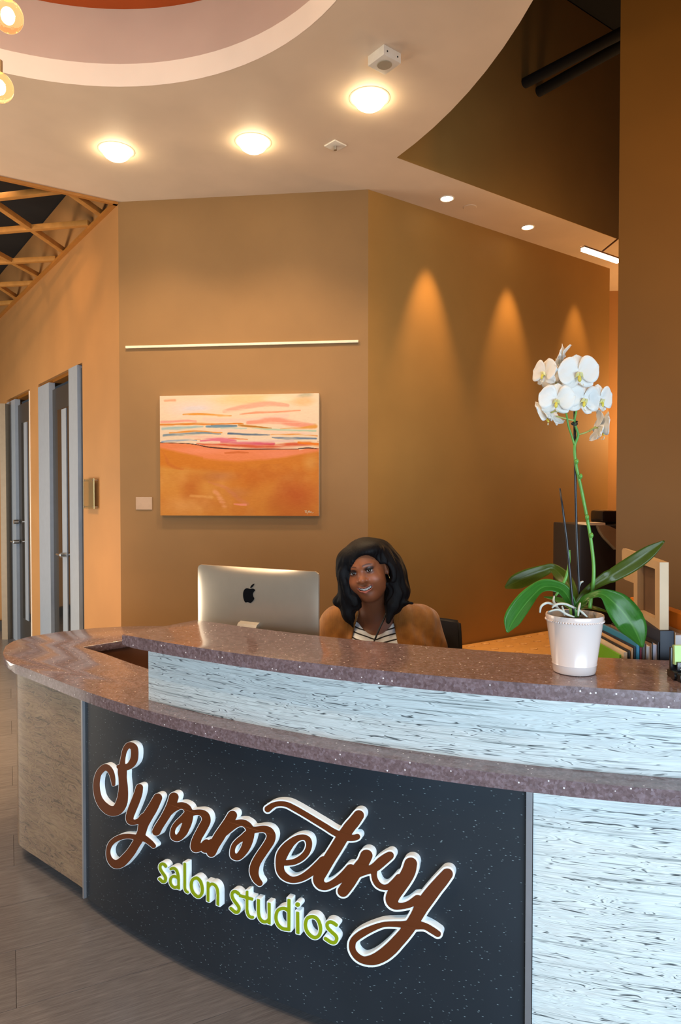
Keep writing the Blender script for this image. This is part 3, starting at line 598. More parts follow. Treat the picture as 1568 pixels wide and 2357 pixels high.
def field(strokes,polys,pad=14):
    allp=[]; SS=[]
    for st_ in strokes:
        P=catmull(st_['p'],7,st_.get('closed',False)); 
        if st_.get('closed'): P=P+[P[0]]
        SS.append(P); allp+=[(p[0],p[1],p[2]) for p in P]
    for pg in polys: allp+=[(x,y,0) for x,y in pg]
    A_=np.array(allp); x0=int(A_[:,0].min()-A_[:,2].max()-pad); x1=int(A_[:,0].max()+A_[:,2].max()+pad); y0=int(A_[:,1].min()-A_[:,2].max()-pad); y1=int(A_[:,1].max()+A_[:,2].max()+pad)
    X,Y=np.meshgrid(np.arange(x0,x1),np.arange(y0,y1)); Fd=np.full(X.shape,99.)
    for P in SS:
        for a,b in zip(P,P[1:]):
            d=b[:2]-a[:2]; L=d@d+1e-9; t=np.clip(((X-a[0])*d[0]+(Y-a[1])*d[1])/L,0,1); Fd=np.minimum(Fd,np.hypot(X-a[0]-d[0]*t,Y-a[1]-d[1]*t)-(a[2]+(b[2]-a[2])*t))
    for pg in polys:
        m=len(pg); s=sum(pg[i][0]*pg[(i+1)%m][1]-pg[(i+1)%m][0]*pg[i][1] for i in range(m)); sg_=1 if s>0 else -1; dd=np.full(X.shape,-99.)
        for i in range(m):
            (ax,ay),(bx,by)=pg[i],pg[(i+1)%m]; L=math.hypot(bx-ax,by-ay); dd=np.maximum(dd,sg_*((X-ax)*(by-ay)-(Y-ay)*(bx-ax))/L)
        Fd=np.minimum(Fd,dd)
    return Fd,x0,y0
def T_(ox,oy,sc,P): return [(ox+x*sc,oy+y*sc,w*sc/2) for x,y,w in P]
def T2(ox,oy,sc,P): return [(ox+x*sc,oy+y*sc) for x,y in P]
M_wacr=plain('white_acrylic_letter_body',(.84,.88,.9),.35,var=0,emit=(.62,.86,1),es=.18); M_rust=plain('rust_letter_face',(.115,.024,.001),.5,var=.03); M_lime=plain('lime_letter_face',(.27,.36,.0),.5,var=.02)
sign=empty('lettering_sign',arc(RP,28),'raised letters on the charcoal desk front: rust script above smaller lime letters','sign'); sign.location.z=.5
def bend(me,r0):
    n=len(me.vertices); co=np.empty(n*3,np.float32); me.vertices.foreach_get('co',co); co=co.reshape(-1,3); th=-co[:,0]/RP; R=r0+co[:,2]
    out=np.c_[CC.x-R*np.sin(th),CC.y-R*np.cos(th),co[:,1]]; me.vertices.foreach_set('co',out.astype(np.float32).ravel()); me.update()
LN=[0]
def letter(nm,strokes,polys,face_mat,grow,step=1):
    LN[0]+=1; hh=RP+.0205+.00012*LN[0]
    Fd,x0,y0=field(strokes,polys)
    xc=x0+Fd.shape[1]/2; 
    def flat(lev,R,n=2):
        out=[]
        for L in contour(Fd,lev,x0,y0):
            P=np.array(L); 
            for _ in range(2): P=(np.roll(P,1,0)+2*P+np.roll(P,-1,0))/4
            P=P[::n]; out.append([cyl_sz(x,y,R) for x,y in P])
        return out
    me=curve_mesh(flat(grow,RF),.0225); bend(me,RP-.0015+.00004*LN[0]); body=link(nm,me,M_wacr,sign,auto=40)
    me=curve_mesh(flat(0,RF+.001),.0012); bend(me,hh); link('letter_face',me,face_mat,body,auto=40)
sA=320/2357; a_=lambda P:T_(200,1690,sA,P); sB=200/1568; b_=lambda P:T_(340,1800,sB,P); c_=lambda P:T_(480,1840,sB,P)
sD=260/1568; d_=lambda P:T_(600,1820,sD,P); e_=lambda P:T_(760,1930,sB,P); sF=280/1568; f_=lambda P:T_(790,1960,sF,P)
S_=[a_([(450,855,60),(440,760,80),(415,660,92),(370,590,100),(310,562,112),(240,610,108),(185,700,102),(160,850,108),(172,1000,115),(210,1120,125),(290,1230,150),(400,1300,168),(510,1285,180),(580,1180,195),(608,1050,175),(615,900,152),(605,750,138),(598,620,150),(600,500,96),(612,400,78),(640,280,84),(690,200,96),(745,190,110),(800,240,120),(808,350,125),(785,460,130),(710,545,110),(600,570,100),(535,550,70)])]
Y1=[a_([(890,905,120),(870,1000,140),(825,1130,145),(765,1280,145),(725,1400,132),(735,1470,120),(790,1495,90),(880,1470,92),(960,1400,120)]),
    a_([(1200,1080,150),(1120,1240,172),(1030,1390,180),(960,1530,170),(930,1650,150),(890,1760,150),(815,1890,142),(745,2000,150),(660,2100,158),(570,2185,160),(480,2205,140),(405,2150,105),(368,2070,82),(362,1970,72),(395,1870,82),(470,1795,88),(580,1745,90),(700,1730,82),(820,1745,90),(900,1760,110)]),
    a_([(940,1750,120),(1010,1790,100),(1080,1845,92),(1130,1895,80)])]
M1=[b_([(470,275,172),(430,400,165),(375,520,160),(295,660,148),(205,800,148),(155,895,150)]),
    b_([(330,600,120),(450,490,130),(560,435,125),(640,430,122),(715,480,135),(745,590,148),(725,700,160),(680,820,160),(630,925,145),(545,1010,122),(465,990,105),(448,900,84),(478,810,84),(545,730,95),(630,660,110),(690,600,120)]),
    b_([(750,575,120),(860,550,98),(960,553,112),(1035,605,145),(1055,700,160),(1010,800,168),(955,900,165),(900,1000,160),(865,1100,168),(865,1185,170),(960,1180,120),(1060,1110,150)])]
M2=[c_([(430,290,170),(350,430,180),(265,560,190),(190,680,200),(110,820,185),(52,955,168)]),
    c_([(-60,880,170),(60,800,170)]),
    c_([(300,600,120),(430,490,130),(540,430,125),(640,430,122),(720,490,135),(755,590,148),(730,700,168),(690,820,168),(635,930,148),(540,1035,128),(450,1020,110),(432,930,86),(462,830,86),(530,755,95),(620,690,110),(690,630,120)]),
    c_([(780,560,120),(880,545,112),(1000,535,120),(1085,570,145),(1130,650,160),(1110,750,168),(1030,880,165),(940,1010,165),(862,1140,165),(825,1260,168),(830,1360,150),(868,1450,130),(925,1515,105)])]
E_=[d_([(350,1005,75),(460,990,80),(560,940,85),(635,865,85),(672,770,82),(662,690,85),(610,648,74),(530,655,82),(440,710,105),(355,800,140),(295,900,152),(268,1020,120),(280,1120,110),(340,1195,102),(440,1238,86),(560,1215,95),(680,1145,110),(790,1050,120),(870,975,130)])]
TT=[d_([(1362,345,148),(1300,430,160),(1225,520,165),(1125,670,165),(1040,810,168),(945,960,168),(862,1100,170),(805,1220,155),(830,1300,130),(900,1330,105),(975,1305,98),(1060,1255,105),(1160,1180,125),(1250,1090,140)]),
    d_([(100,255,90),(175,202,74),(270,180,68),(370,195,72),(480,250,78),(620,330,78),(760,415,80),(900,500,82),(1010,570,85),(1110,615,90),(1210,650,92),(1290,655,86),(1342,640,82)])]
R_=[e_([(655,312,222),(600,430,215),(520,530,218),(430,655,228),(345,800,218),(275,900,212),(238,950,205)]),
    e_([(430,640,200),(560,600,165),(660,580,140),(760,545,150),(840,500,170),(930,420,180),(1020,350,168),(1078,310,148)]),
    e_([(800,560,110),(795,660,102),(815,750,106),(870,835,105),(960,880,98),(1060,870,110),(1160,790,120),(1240,700,120)])]
Y2=[f_([(872,160,165),(845,260,180),(790,360,182),(715,460,190),(650,560,180),(632,630,160),(665,690,112),(745,705,82),(850,680,90),(960,620,120)]),
    f_([(1342,292,148),(1270,380,165),(1185,480,175),(1100,590,185),(1015,710,180),(955,820,165),(900,910,160),(840,1000,160),(772,1085,162),(700,1165,165),(620,1250,172),(515,1335,168),(395,1393,142),(275,1402,98),(188,1360,88),(130,1285,80),(118,1205,84),(145,1135,88),(240,1060,94),(380,990,80),(520,942,66),(650,935,70),(760,940,84),(860,940,110)]),
    f_([(940,945,120),(1060,965,86),(1150,1015,86),(1222,1062,80)])]
for nm,st_,g in (('letter_s',S_,.5),('letter_y',Y1,.8),('letter_m',M1,1.2),('letter_m',M2,1.7),('letter_e',E_,2.7),('letter_t',TT,3.6),('letter_r',R_,4.0),('letter_y',Y2,4.6)):
    letter(nm,[{'p':p} for p in st_],[],M_rust,g)
sG=230/1568; g_=lambda P:T_(350,1970,sG,P); g2=lambda P:T2(350,1970,sG,P); sH=240/1568; h_=lambda P:T_(560,2030,sH,P); h2=lambda P:T2(560,2030,sH,P)
def W(P,w): return [(x,y,w) for x,y in P]
LET=[('letter_s',[{'p':g_(W([(218,165),(190,132),(155,125),(130,150),(128,195),(155,250),(195,305),(215,350),(205,398),(170,405),(118,360)],46))}],[]),
('letter_a',[{'p':g_(W([(296,205),(340,192),(382,222),(408,290),(418,380)],44))},{'p':g_(W([(408,345),(345,318),(298,350),(290,420),(325,480),(370,497),(415,475)],42))}],[g2([(396,300),(436,320),(441,533),(400,522)])]),
('letter_l',[{'p':g_(W([(514,440),(517,500),(530,545),(562,572)],40))}],[g2([(494,104),(536,110),(537,510),(496,505)])]),
('letter_o',[{'p':g_(W([(690,345),(635,380),(618,465),(640,560),(695,625),(745,638),(785,585),(790,500),(765,405),(725,358)],48)),'closed':True}],[]),
('letter_n',[{'p':g_(W([(893,480),(935,440),(985,455),(1025,515),(1036,600)],44))}],[g2([(862,398),(903,408),(903,724),(860,708)]),g2([(1016,570),(1057,580),(1057,785),(1013,768)])]),
('letter_s',[{'p':g_(W([(1365,595),(1325,563),(1285,560),(1260,590),(1262,640),(1295,705),(1345,770),(1370,820),(1355,875),(1310,880),(1240,822)],48))}],[]),
('letter_t',[{'p':h_(W([(60,420),(78,490),(110,525),(148,530)],42))}],[h2([(40,132),(80,128),(80,450),(40,440)]),h2([(-60,178),(158,240),(146,282),(-62,222)])]),
('letter_u',[{'p':h_(W([(232,450),(248,535),(295,590),(345,598),(392,560)],46))}],[h2([(208,250),(255,262),(255,470),(208,460)]),h2([(370,305),(416,316),(417,642),(372,628)])]),
('letter_d',[{'p':h_(W([(690,440),(640,402),(580,398),(520,435),(495,530),(520,625),(585,692),(690,715)],48))}],[h2([(667,247),(715,260),(713,738),(668,728)])]),
('letter_i',[{'p':h_(W([(820,337),(824,339)],68))}],[h2([(798,438),(846,450),(850,783),(800,770)])]),
('letter_o',[{'p':h_(W([(1030,520),(965,550),(940,635),(960,730),(1020,805),(1090,834),(1150,790),(1168,700),(1145,600),(1095,535)],50)),'closed':True}],[]),
('letter_s',[{'p':h_(W([(1405,645),(1350,608),(1300,600),(1266,630),(1275,685),(1330,745),(1390,800),(1412,850),(1385,905),(1330,905),(1240,848)],50))}],[])]
for i,(nm,st_,pg) in enumerate(LET): letter(nm,st_,pg,M_lime,1.7+.08*i,1)
# ================================================================ ORCHID IN POT
def facing_mesh(name,grid,mat,parent,th=0):
    """grid[i][j] of points -> sheet"""
    ni=len(grid); nj=len(grid[0]); vs=[p for r in grid for p in r]
    fs=[(i*nj+j,(i+1)*nj+j,(i+1)*nj+j+1,i*nj+j+1) for i in range(ni-1) for j in range(nj-1)]
    me=bpy.data.meshes.new(name); me.from_pydata([tuple(v) for v in vs],[],fs)
    bm=bmesh.new(); bm.from_mesh(me); bmesh.ops.remove_doubles(bm,verts=bm.verts,dist=1e-6)
    if th: 
        bmesh.ops.solidify(bm,geom=bm.faces[:],thickness=th)
    bm.to_mesh(me); bm.free(); return link(name,me,mat,parent,smooth=True)
pb_=onz(1322,1546,Z1); PD=pb_.y; u_=PD/F
M_cer=N('blush_white_ceramic'); M_cer.set(Base_Color=(.76,.65,.61,1),Roughness=.22,Coat_Weight=.5,Coat_Roughness=.1); M_cer=M_cer.m
orc=empty('potted_orchid',pb_,'white orchid with broad green leaves in a blush white ceramic pot on the ledge','potted plant')
hP=.158
pot=lathe('pot',[(.0001,.004),(.050,.0),(.0545,.002),(.0565,.008),(.0575,.022),(.0590,.0245),(.0582,.028),(.0735,hP-.018),(.0752,hP-.012),(.0762,hP-.004),(.0750,hP),(.0715,hP-.001),(.070,hP-.02),(.0001,hP-.022)],pb_,M_cer,orc,72)
bm=bmesh.new()
for i in range(66):
    t=2*PI*i/66; bmesh.ops.create_uvsphere(bm,u_segments=8,v_segments=6,radius=.0026,matrix=Matrix.Translation(Vector(pb_)+Vector((.0752*math.cos(t),.0752*math.sin(t),hP-.0155))))
bmobj('bead_rim',bm,M_cer,pot,smooth=True)['kind']='stuff'
M_soil=plain('bark_substrate',(.06,.045,.03),.9,var=.5,bump=1,bs=120); lathe('soil',[(.0001,.004),(.03,.006),(.068,.0)],(pb_.x,pb_.y,pb_.z+hP-.018),M_soil,pot,32,auto=None)
def leafm(name,c1,c2,c3,tr=0.15):
    a=N(name); v=a.uv(); s=a.n('ShaderNodeSeparateXYZ'); a.l(v,s.inputs[0]); mid=a.math('ABSOLUTE',a.math('SUBTRACT',s.outputs[1],.5))
    c=a.ramp(a.noise(a.map(v,(2,9,1)),3,3),[(.3,c1),(.7,c2)]); c=a.mix(a.ramp(mid,[(0,(1,1,1,1)),(.035,(0,0,0,1))]),c,c3)
    a.set(Base_Color=c,Roughness=.33,Specular_IOR_Level=.5,Coat_Weight=.15); a.b.inputs['Subsurface Weight'].default_value=0
    return a.m
M_lf=leafm('orchid_leaf_green',(.045,.20,.022,1),(.075,.30,.035,1),(.16,.42,.08,1)); M_lf2=leafm('orchid_leaf_olive',(.075,.11,.008,1),(.12,.17,.015,1),(.15,.20,.03,1))
M_stem=plain('orchid_stem',(.12,.34,.06),.4,var=.15); M_stem2=plain('orchid_pedicel',(.42,.45,.12),.45); M_stake=plain('black_stake',(.012,.013,.018),.35); M_root=plain('pale_aerial_root',(.55,.56,.50),.6,var=.15)
def O(x,y,dd=0): return ond(x,y,PD+dd)
def leaf(pts,ws,side,mat,name='leaf',cup=.18):
    P=catmull([(*O(*p),w*u_) for p,w in zip(pts,ws)],7); g=[]; nv=9; uvs=[]
    for i,q in enumerate(P):
        a=Vector(P[max(i-1,0)][:3]); b=Vector(P[min(i+1,len(P)-1)][:3]); t=(b-a).normalized(); sd=Vector(side[0]).lerp(Vector(side[1]),i/(len(P)-1)); sd=(sd-t*sd.dot(t)).normalized(); n=t.cross(sd)
        if n.z<0: n=-n
        g.append([Vector(q[:3])+sd*(q[3]*s)+n*(abs(s)**1.4*q[3]*cup+(.0012 if abs(s)<.01 else 0)*-1) for s in np.linspace(-1,1,nv)])
    bm=bmesh.new(); uv=bm.loops.layers.uv.new('UVMap'); V=[[bm.verts.new(p) for p in r] for r in g]
    for i in range(len(V)-1):
        for j in range(nv-1):
            f=bm.faces.new((V[i][j],V[i+1][j],V[i+1][j+1],V[i][j+1]))
            for l,(a,b) in zip(f.loops,((i,j),(i+1,j),(i+1,j+1),(i,j+1))): l[uv].uv=(a/len(V),b/(nv-1))
    bmesh.ops.solidify(bm,geom=bm.faces[:],thickness=.0012)
    me=bpy.data.meshes.new(name); bm.to_mesh(me); bm.free(); return link(name,me,mat,orc,smooth=True)
leaf([(1326,1398,0),(1312,1352,.02),(1293,1325,.045),(1272,1308,.06),(1250,1314,.06),(1215,1328,.055),(1185,1341,.045),(1163,1353,.04)],[9,15,16,11,14,19,17,3],((.9,-.3,.3),(-.35,.35,.85)),M_lf2)
leaf([(1322,1400,-.01),(1300,1362,-.02),(1275,1350,-.03),(1248,1352,-.04),(1222,1375,-.05),(1200,1402,-.055),(1181,1430,-.06),(1168,1456,-.06)],[9,14,15,20,28,30,25,3],((.4,-.4,.85),(-.85,-.4,.38)),M_lf)
leaf([(1322,1402,.0),(1342,1372,.0),(1372,1346,.01),(1412,1322,.02),(1455,1297,.03),(1495,1270,.035),(1530,1245,.04)],[8,10,12,17,19,15,2],((-.5,-.4,.7),(-.5,.25,.8)),M_lf2)
leaf([(1326,1402,-.02),(1342,1382,-.03),(1362,1371,-.04),(1388,1368,-.05),(1415,1388,-.06),(1440,1416,-.065),(1462,1450,-.07),(1479,1490,-.07)],[7,9,9,13,28,32,27,3],((.2,.5,.9),(.85,-.35,-.42)),M_lf)
leaf([(1328,1404,.03),(1350,1398,.05),(1375,1402,.06),(1405,1411,.05)],[5,9,9,2],((.2,.9,.4),(.1,.9,.4)),M_lf2)
leaf([(1318,1402,.02),(1300,1388,.05),(1280,1380,.07),(1252,1374,.08)],[6,10,9,2],((.2,.9,.5),(.1,.9,.5)),M_lf)
leaf([(1325,1403,-.0),(1338,1395,.03),(1352,1385,.05),(1366,1368,.06)],[5,6,5,2],((.4,.9,.4),(.4,.9,.4)),M_lf)
tube('leaf_crown',[O(1323,1420),O(1323,1402),O(1321,1386)],[.012,.014,.008],M_stem,orc,10)
tube('flower_stem',[O(1358,1400,.01),O(1362,1370,.01),O(1366.5,1335),O(1366.5,1295),O(1360,1240),O(1352,1194),O(1338,1123),O(1332.5,1099),O(1325.5,1064),O(1323,1028),O(1331,1002),O(1325,980),O(1323,966),O(1327,945),O(1330,915,.01),O(1322,880,.015),O(1300,850,.02),O(1285,865,.03)],[.0055,.0052,.005,.0047,.0046,.0045,.0044,.0043,.0042,.004,.0036,.0034,.003,.003,.0028,.0025,.002,.002],M_stem,orc)
tube('side_stem',[O(1322.7,1024),O(1316,1002),O(1309,981),O(1304.6,956),O(1300,925,.01)],[.0032,.0028,.0028,.0026,.002],M_stem,orc)
tube('pedicel',[O(1321,968),O(1305,964),O(1281,958)],[.0024,.0022,.0018],M_stem2,orc); tube('pedicel',[O(1332.5,1000),O(1350,995),O(1372,982)],[.0024,.0022,.002],M_stem2,orc)
for x,y in ((1337,1096),(1328,1062),(1362,1232),(1352,1190)): tube('node_sheath',[O(x-1,y+5,-.003),O(x,y-1,-.006),O(x+1,y-6,-.005)],[.0045,.0055,.001],M_stem,orc)
tube('cut_spike',[O(1279,1372,-.01),O(1292,1350,-.015),O(1303,1330,-.02),O(1310,1300,-.02),O(1311,1266,-.02)],[.003,.0042,.0042,.0036,.0026],M_stem,orc)
tube('support_stake',[O(1335,1415,.015),O(1332.4,1332,.015),O(1328,1240,.012),O(1325,1123,.008),O(1322.7,947,.008)],.0036,M_stake,orc,8,2)
tube('support_stake',[O(1320.5,1415,-.025),O(1319.6,1400,-.025),O(1304.6,1240,-.03),O(1289,1124,-.035)],[.0034,.0034,.0034,.0024],M_stake,orc,8,2)
bm=bmesh.new(); cp=O(1322.7,975.6,-.004)
for t in (0,1): tube_bm(bm,[cp+Vector((.008*math.cos(a),.008*math.sin(a)*(1 if t else .4),.003*t+.004*math.sin(a+t))) for a in np.linspace(0,2*PI,9)],.0016,6,2)
bmobj('stake_clip',bm,M_stake,orc,smooth=True)
for pts in (((1243,1410,-.065),(1246,1396,-.07),(1258,1388,-.07),(1272,1391,-.05),(1290,1403,-.04)),((1271,1399,-.065),(1282,1391,-.07),(1300,1390,-.068),(1318,1397,-.06),(1326,1400,-.03)),
    ((1262,1408,-.06),(1285,1403,-.067),(1305,1414,-.068),(1322,1420,-.06)),((1336,1388,-.055),(1333,1400,-.065),(1331,1418,-.066)),((1333,1403,-.06),(1342,1411,-.062),(1352,1420,-.06)),((1294,1395,-.06),(1298,1408,-.066),(1300,1416,-.06)),((1334,1352,.02),(1336,1342,.018),(1343,1338,.015)),((1276,1372,-.03),(1275,1385,-.04),(1285,1398,-.04))):
    tube('aerial_root',[O(*p) for p in pts],[.0022]+[.0032]*(len(pts)-2)+[.0018],M_root,orc)
# flowers
def petm():
    a=N('white_orchid_petal'); a.set(Base_Color=(.86,.85,.80,1),Roughness=.5,Subsurface_Weight=.25,Subsurface_Scale=.01); a.b.inputs['Subsurface Radius'].default_value=(1,.9,.7); a.bump(a.noise(a.map(a.obj(),(90,90,30)),3,2),.12,.0005); return a.m
M_pet=petm(); M_lip=plain('yellow_orchid_lip',(.72,.60,.07),.45,var=.2); M_lobe=plain('cream_yellow_lip_lobe',(.78,.72,.32),.45,var=.25); M_col=plain('pale_lip_column',(.80,.74,.55),.45)
def petal_grid(L,Wd,base_w,ang,cup,curl,roll=0):
    g=[]
    for i in range(15):
        t=(1-math.cos(PI*i/14))/2; wd=Wd*(math.sin(PI*t)**.8 if t<.5 else math.sqrt(max(.018,1-((t-.5)/.5)**2)))+base_w*(1-t)**3
        row=[]
        for j in range(9):
            s=-1+2*j/8; x=s*wd; z=L*t+ -abs(s)**2*L*.03*t; y=-cup*(s*s)*wd+curl*L*(t**2)-.004*math.sin(PI*t)+.0012*math.sin(7*s+9*t)
            row.append(Vector((x,y,z)))
        R=Matrix.Rotation(ang,3,'Y'); g.append([R@p for p in row])
    return g
FLN=[0]
def flower(px,py,dd,yaw,pitch,roll,sc,label=None):
    c=O(px,py,dd); R=Matrix.Rotation(math.radians(yaw),3,'Z')@Matrix.Rotation(math.radians(pitch),3,'X')@Matrix.Rotation(math.radians(roll),3,'Y')
    def tf(g,off=Vector((0,0,0))): return [[c+R@((p+off)*sc) for p in r] for r in g]
    top=facing_mesh('flower',tf(petal_grid(.042,.019,.004,0,-.05,.10),Vector((0,.003,.003))),M_pet,orc,.0006)
    for a_ in (math.radians(128),math.radians(-128)): facing_mesh('sepal',tf(petal_grid(.041,.016,.004,a_,-.05,.12),Vector((0,.003,0))),M_pet,top,.0006)
    for a_ in (math.radians(76),math.radians(-76)): facing_mesh('petal',tf(petal_grid(.046,.031,.002,a_,.12,-.06),Vector((0,-.001,.003))),M_pet,top,.0006)
    bm=bmesh.new()
    def bl(o,r,mat=None):
        M=Matrix.Translation(c+R@(Vector(o)*sc))@R.to_4x4()@Matrix.Diagonal((*[q*sc for q in r],1)); bmesh.ops.create_uvsphere(bm,u_segments=12,v_segments=8,radius=1,matrix=M)
    bl((0,-.006,.001),(.0035,.006,.0045)); cl=bmobj('column',bm,M_col,top,smooth=True); bm=bmesh.new()
    bl((0,-.009,-.006),(.0035,.005,.003)); bl((0,-.012,-.012),(.0042,.0028,.0065)); bmobj('lip',bm,M_lip,top,smooth=True)
    for s in (-1,1):
        g=[[c+R@(Vector((s*(.003+.0065*math.sin(b)*(1-.35*t)),-.006-.005*t-.004*math.cos(b),-.006+.0095*(t-.35)+.003*math.cos(b)))*sc) for b in np.linspace(-.6,1.7,6)] for t in np.linspace(0,1,5)]
        facing_mesh('lip_lobe',g,M_lobe,top,.0005)
    tube('lip_tendril',[c+R@(Vector(p)*sc) for p in ((0,-.014,-.020),(.002,-.015,-.025),(.007,-.013,-.027),(.008,-.010,-.023))],[.0011*sc,.001*sc,.0008*sc,.0005*sc],M_col,top,6,3)
    tube('pedicel',[c+R@Vector((0,.004*sc,0)),c+R@Vector((0,.016*sc,-.004)),c+R@Vector((0,.024*sc,-.014))],[.0022,.002,.0018],M_stem2,top,6,3)
flower(1331,862,-.035,-6,2,-4,1.18); flower(1281,923,-.03,-14,4,6,1.04); flower(1341,922,-.012,10,0,10,1.06); flower(1380,922,.01,28,4,-4,.98)
flower(1292,832,.03,-112,-20,0,1.1); flower(1256,860,.0,-62,-6,4,.95); flower(1266,952,.0,-138,30,-10,1.08); flower(1380,985,.0,92,8,6,1.08); flower(1282,882,.035,150,0,10,.9)
# ================================================================ CARD HOLDER AT THE LEDGE'S RIGHT
h0=onz(1568,1566,Z1); ch=empty('card_holder',h0,'black desk card holder with a light green note pad at the right frame edge','card holder')
M_bp=plain('gloss_black_plastic',(.012,.013,.015),.25,var=0); M_note=plain('light_green_note_paper',(.50,.72,.30),.8,var=.1); M_mesh=plain('silver_dot_mesh',(.45,.46,.42),.4,.5,var=0)
box('tray_base',h0+Vector((.035,.01,.010)),(.10,.075,.020),M_bp,ch,bev=.004); box('tray_back',h0+Vector((.035,.03,.05)),(.10,.010,.062),M_bp,ch,bev=.003)
cyl('side_knob',h0+Vector((-.020,.005,.012)),h0+Vector((-.010,.005,.012)),.012,M_bp,ch)
box('note_pad',h0+Vector((.036,.020,.062)),(.092,.012,.050),M_note,ch,R=Matrix.Rotation(-.06,3,'X')); box('dot_plate',h0+Vector((.037,.008,.034)),(.088,.006,.022),M_blk if False else M_bp,ch,bev=.002)
bm=bmesh.new()
for i in range(14):
    for j in range(4): bmesh.ops.create_uvsphere(bm,u_segments=6,v_segments=4,radius=.0018,matrix=Matrix.Translation(h0+Vector((-.0+i*.006+(j%2)*.003,.0045,.027+j*.0045))))
bmobj('dot_pattern',bm,M_mesh,ch,smooth=True)['kind']='stuff'
# ================================================================ COMPUTER
a=ond(457,1299,2.79); b=ond(734.5,1316,2.515); X0=Vector((a.x,a.y,0)); X1=Vector((b.x,b.y,0)); wd_=(X1-X0); Wc=wd_.length; ex_=wd_.normalized(); zt_=(a.z+b.z)/2; nf=Vector((ex_.y,-ex_.x,0))
if nf.y>0: nf=-nf   # towards the camera: the back of the computer
Hc=.335; mid=(X0+X1)/2; M_al=plain('silver_aluminium_back',(.66,.59,.48),.30,.75,var=.02); M_alb=plain('bright_aluminium_foot',(.72,.70,.66),.28,.8,var=.02)
imac=empty('desktop_computer',Vector((mid.x,mid.y,.80)),'silver all-in-one desktop computer seen from behind, black emblem on its back','computer')
def chassis():
    bm=bmesh.new(); nu,nv=36,24; fr=[];bk_=[]
    for i in range(nu+1):
        r1=[];r2=[]
        for j in range(nv+1):
            u=-1+2*i/nu; v=-1+2*j/nv; r=.016
            x=u*Wc/2; z=v*Hc/2
            # rounded corners
            cx=Wc/2-r; cz=Hc/2-r
            if abs(x)>cx and abs(z)>cz:
                dx,dz=abs(x)-cx,abs(z)-cz; m=max(dx,dz); L=math.hypot(dx,dz)
                if L>1e-9: x=math.copysign(cx+dx*m/L,x); z=math.copysign(cz+dz*m/L,z)
            d=.004+.030*(1-u*u)**.75*(1-v*v)**.55 if abs(u)<1 and abs(v)<1 else .004
            r1.append(bm.verts.new(mid+ex_*x+nf*d+Vector((0,0,zt_-Hc/2+z)))); r2.append(bm.verts.new(mid+ex_*x-nf*.004+Vector((0,0,zt_-Hc/2+z))))
        fr.append(r1);bk_.append(r2)
    for i in range(nu):
        for j in range(nv):
            bm.faces.new((fr[i][j],fr[i+1][j],fr[i+1][j+1],fr[i][j+1])); bm.faces.new((bk_[i][j],bk_[i][j+1],bk_[i+1][j+1],bk_[i+1][j]))
    for i in range(nu):
        for j in (0,nv): bm.faces.new((fr[i][j],bk_[i][j],bk_[i+1][j],fr[i+1][j]))
    for j in range(nv):
        for i in (0,nu): bm.faces.new((fr[i][j],fr[i][j+1],bk_[i][j+1],bk_[i][j]))
    return bmobj('chassis',bm,M_al,imac,auto=50)
chassis()
def depth_at(x,z): 
    u=2*x/Wc; v=2*(z-(zt_-Hc/2))/Hc; return .004+.030*max(0,1-u*u)**.75*max(0,1-v*v)**.55
def emblem(P):
    sc=90/1568; out=[]
    for x,y in P:
        p=ray(530+x*sc,1330+y*sc); q=mid+nf*.033; t=(q.dot(nf))/(Vector((p.x,p.y,0)).dot(nf)); w_=p*t+Vector((0,0,EYE)); out.append(((w_-mid).dot(ex_),w_.z))
    return out
loops=[emblem([tuple(p) for p in catmull(q,4,True)]) for q in ([(512,640),(525,545),(568,462),(635,422),(700,425),(785,448),(865,435),(930,445),(972,478),(985,512),(945,555),(914,620),(910,690),(928,750),(968,820),(945,890),(885,965),(832,1006),(780,995),(712,974),(650,988),(602,970),(556,880),(524,780)],[(790,402),(800,345),(850,282),(930,240),(918,300),(870,370),(820,405)])]
me=curve_mesh(loops,.001)
bm=bmesh.new(); bm.from_mesh(me); bmesh.ops.triangulate(bm,faces=bm.faces[:])
for v in bm.verts:
    x,z,h=v.co; w_=mid+ex_*x+nf*(depth_at(x,z)+h+.0008)+Vector((0,0,z)); v.co=w_
bm.to_mesh(me); bm.free(); o=link('emblem',me,plain('gloss_black_emblem',(.004,.004,.005),.15,var=0),imac); o['label']='black apple-shaped emblem'
screen=box('screen',mid-nf*.0055+Vector((0,0,zt_-.14)),(Wc-.012,.002,.27),plain('dark_screen_glass',(.01,.01,.012),.08,var=0),imac,rz=math.atan2(ex_.y,ex_.x))
# stand: hinge neck, leg, foot
az=math.atan2(ex_.y,ex_.x); sx_=.004
hb=ond(566,1440,2.60); hx=(Vector((hb.x,hb.y,0))-mid).dot(ex_)
bm=bmesh.new(); prof=[(.034,zt_-.205),(.052,zt_-.212),(.066,zt_-.235),(.10,.82),(.11,.803),(-.07,.801),(-.07,.806),(.085,.812),(.058,zt_-.24),(.03,zt_-.222)]
w2_=.045; V=[[bm.verts.new(mid+ex_*(hx+s*w2_)+nf*d+Vector((0,0,z))) for d,z in prof] for s in (-1,1)]
n_=len(prof)
for i in range(n_): bm.faces.new((V[0][i],V[0][(i+1)%n_],V[1][(i+1)%n_],V[1][i]))
bm.faces.new(V[0][::-1]); bm.faces.new(V[1]); bmesh.ops.triangulate(bm,faces=[f for f in bm.faces if len(f.verts)>4]); bmobj('stand',bm,M_alb,imac)
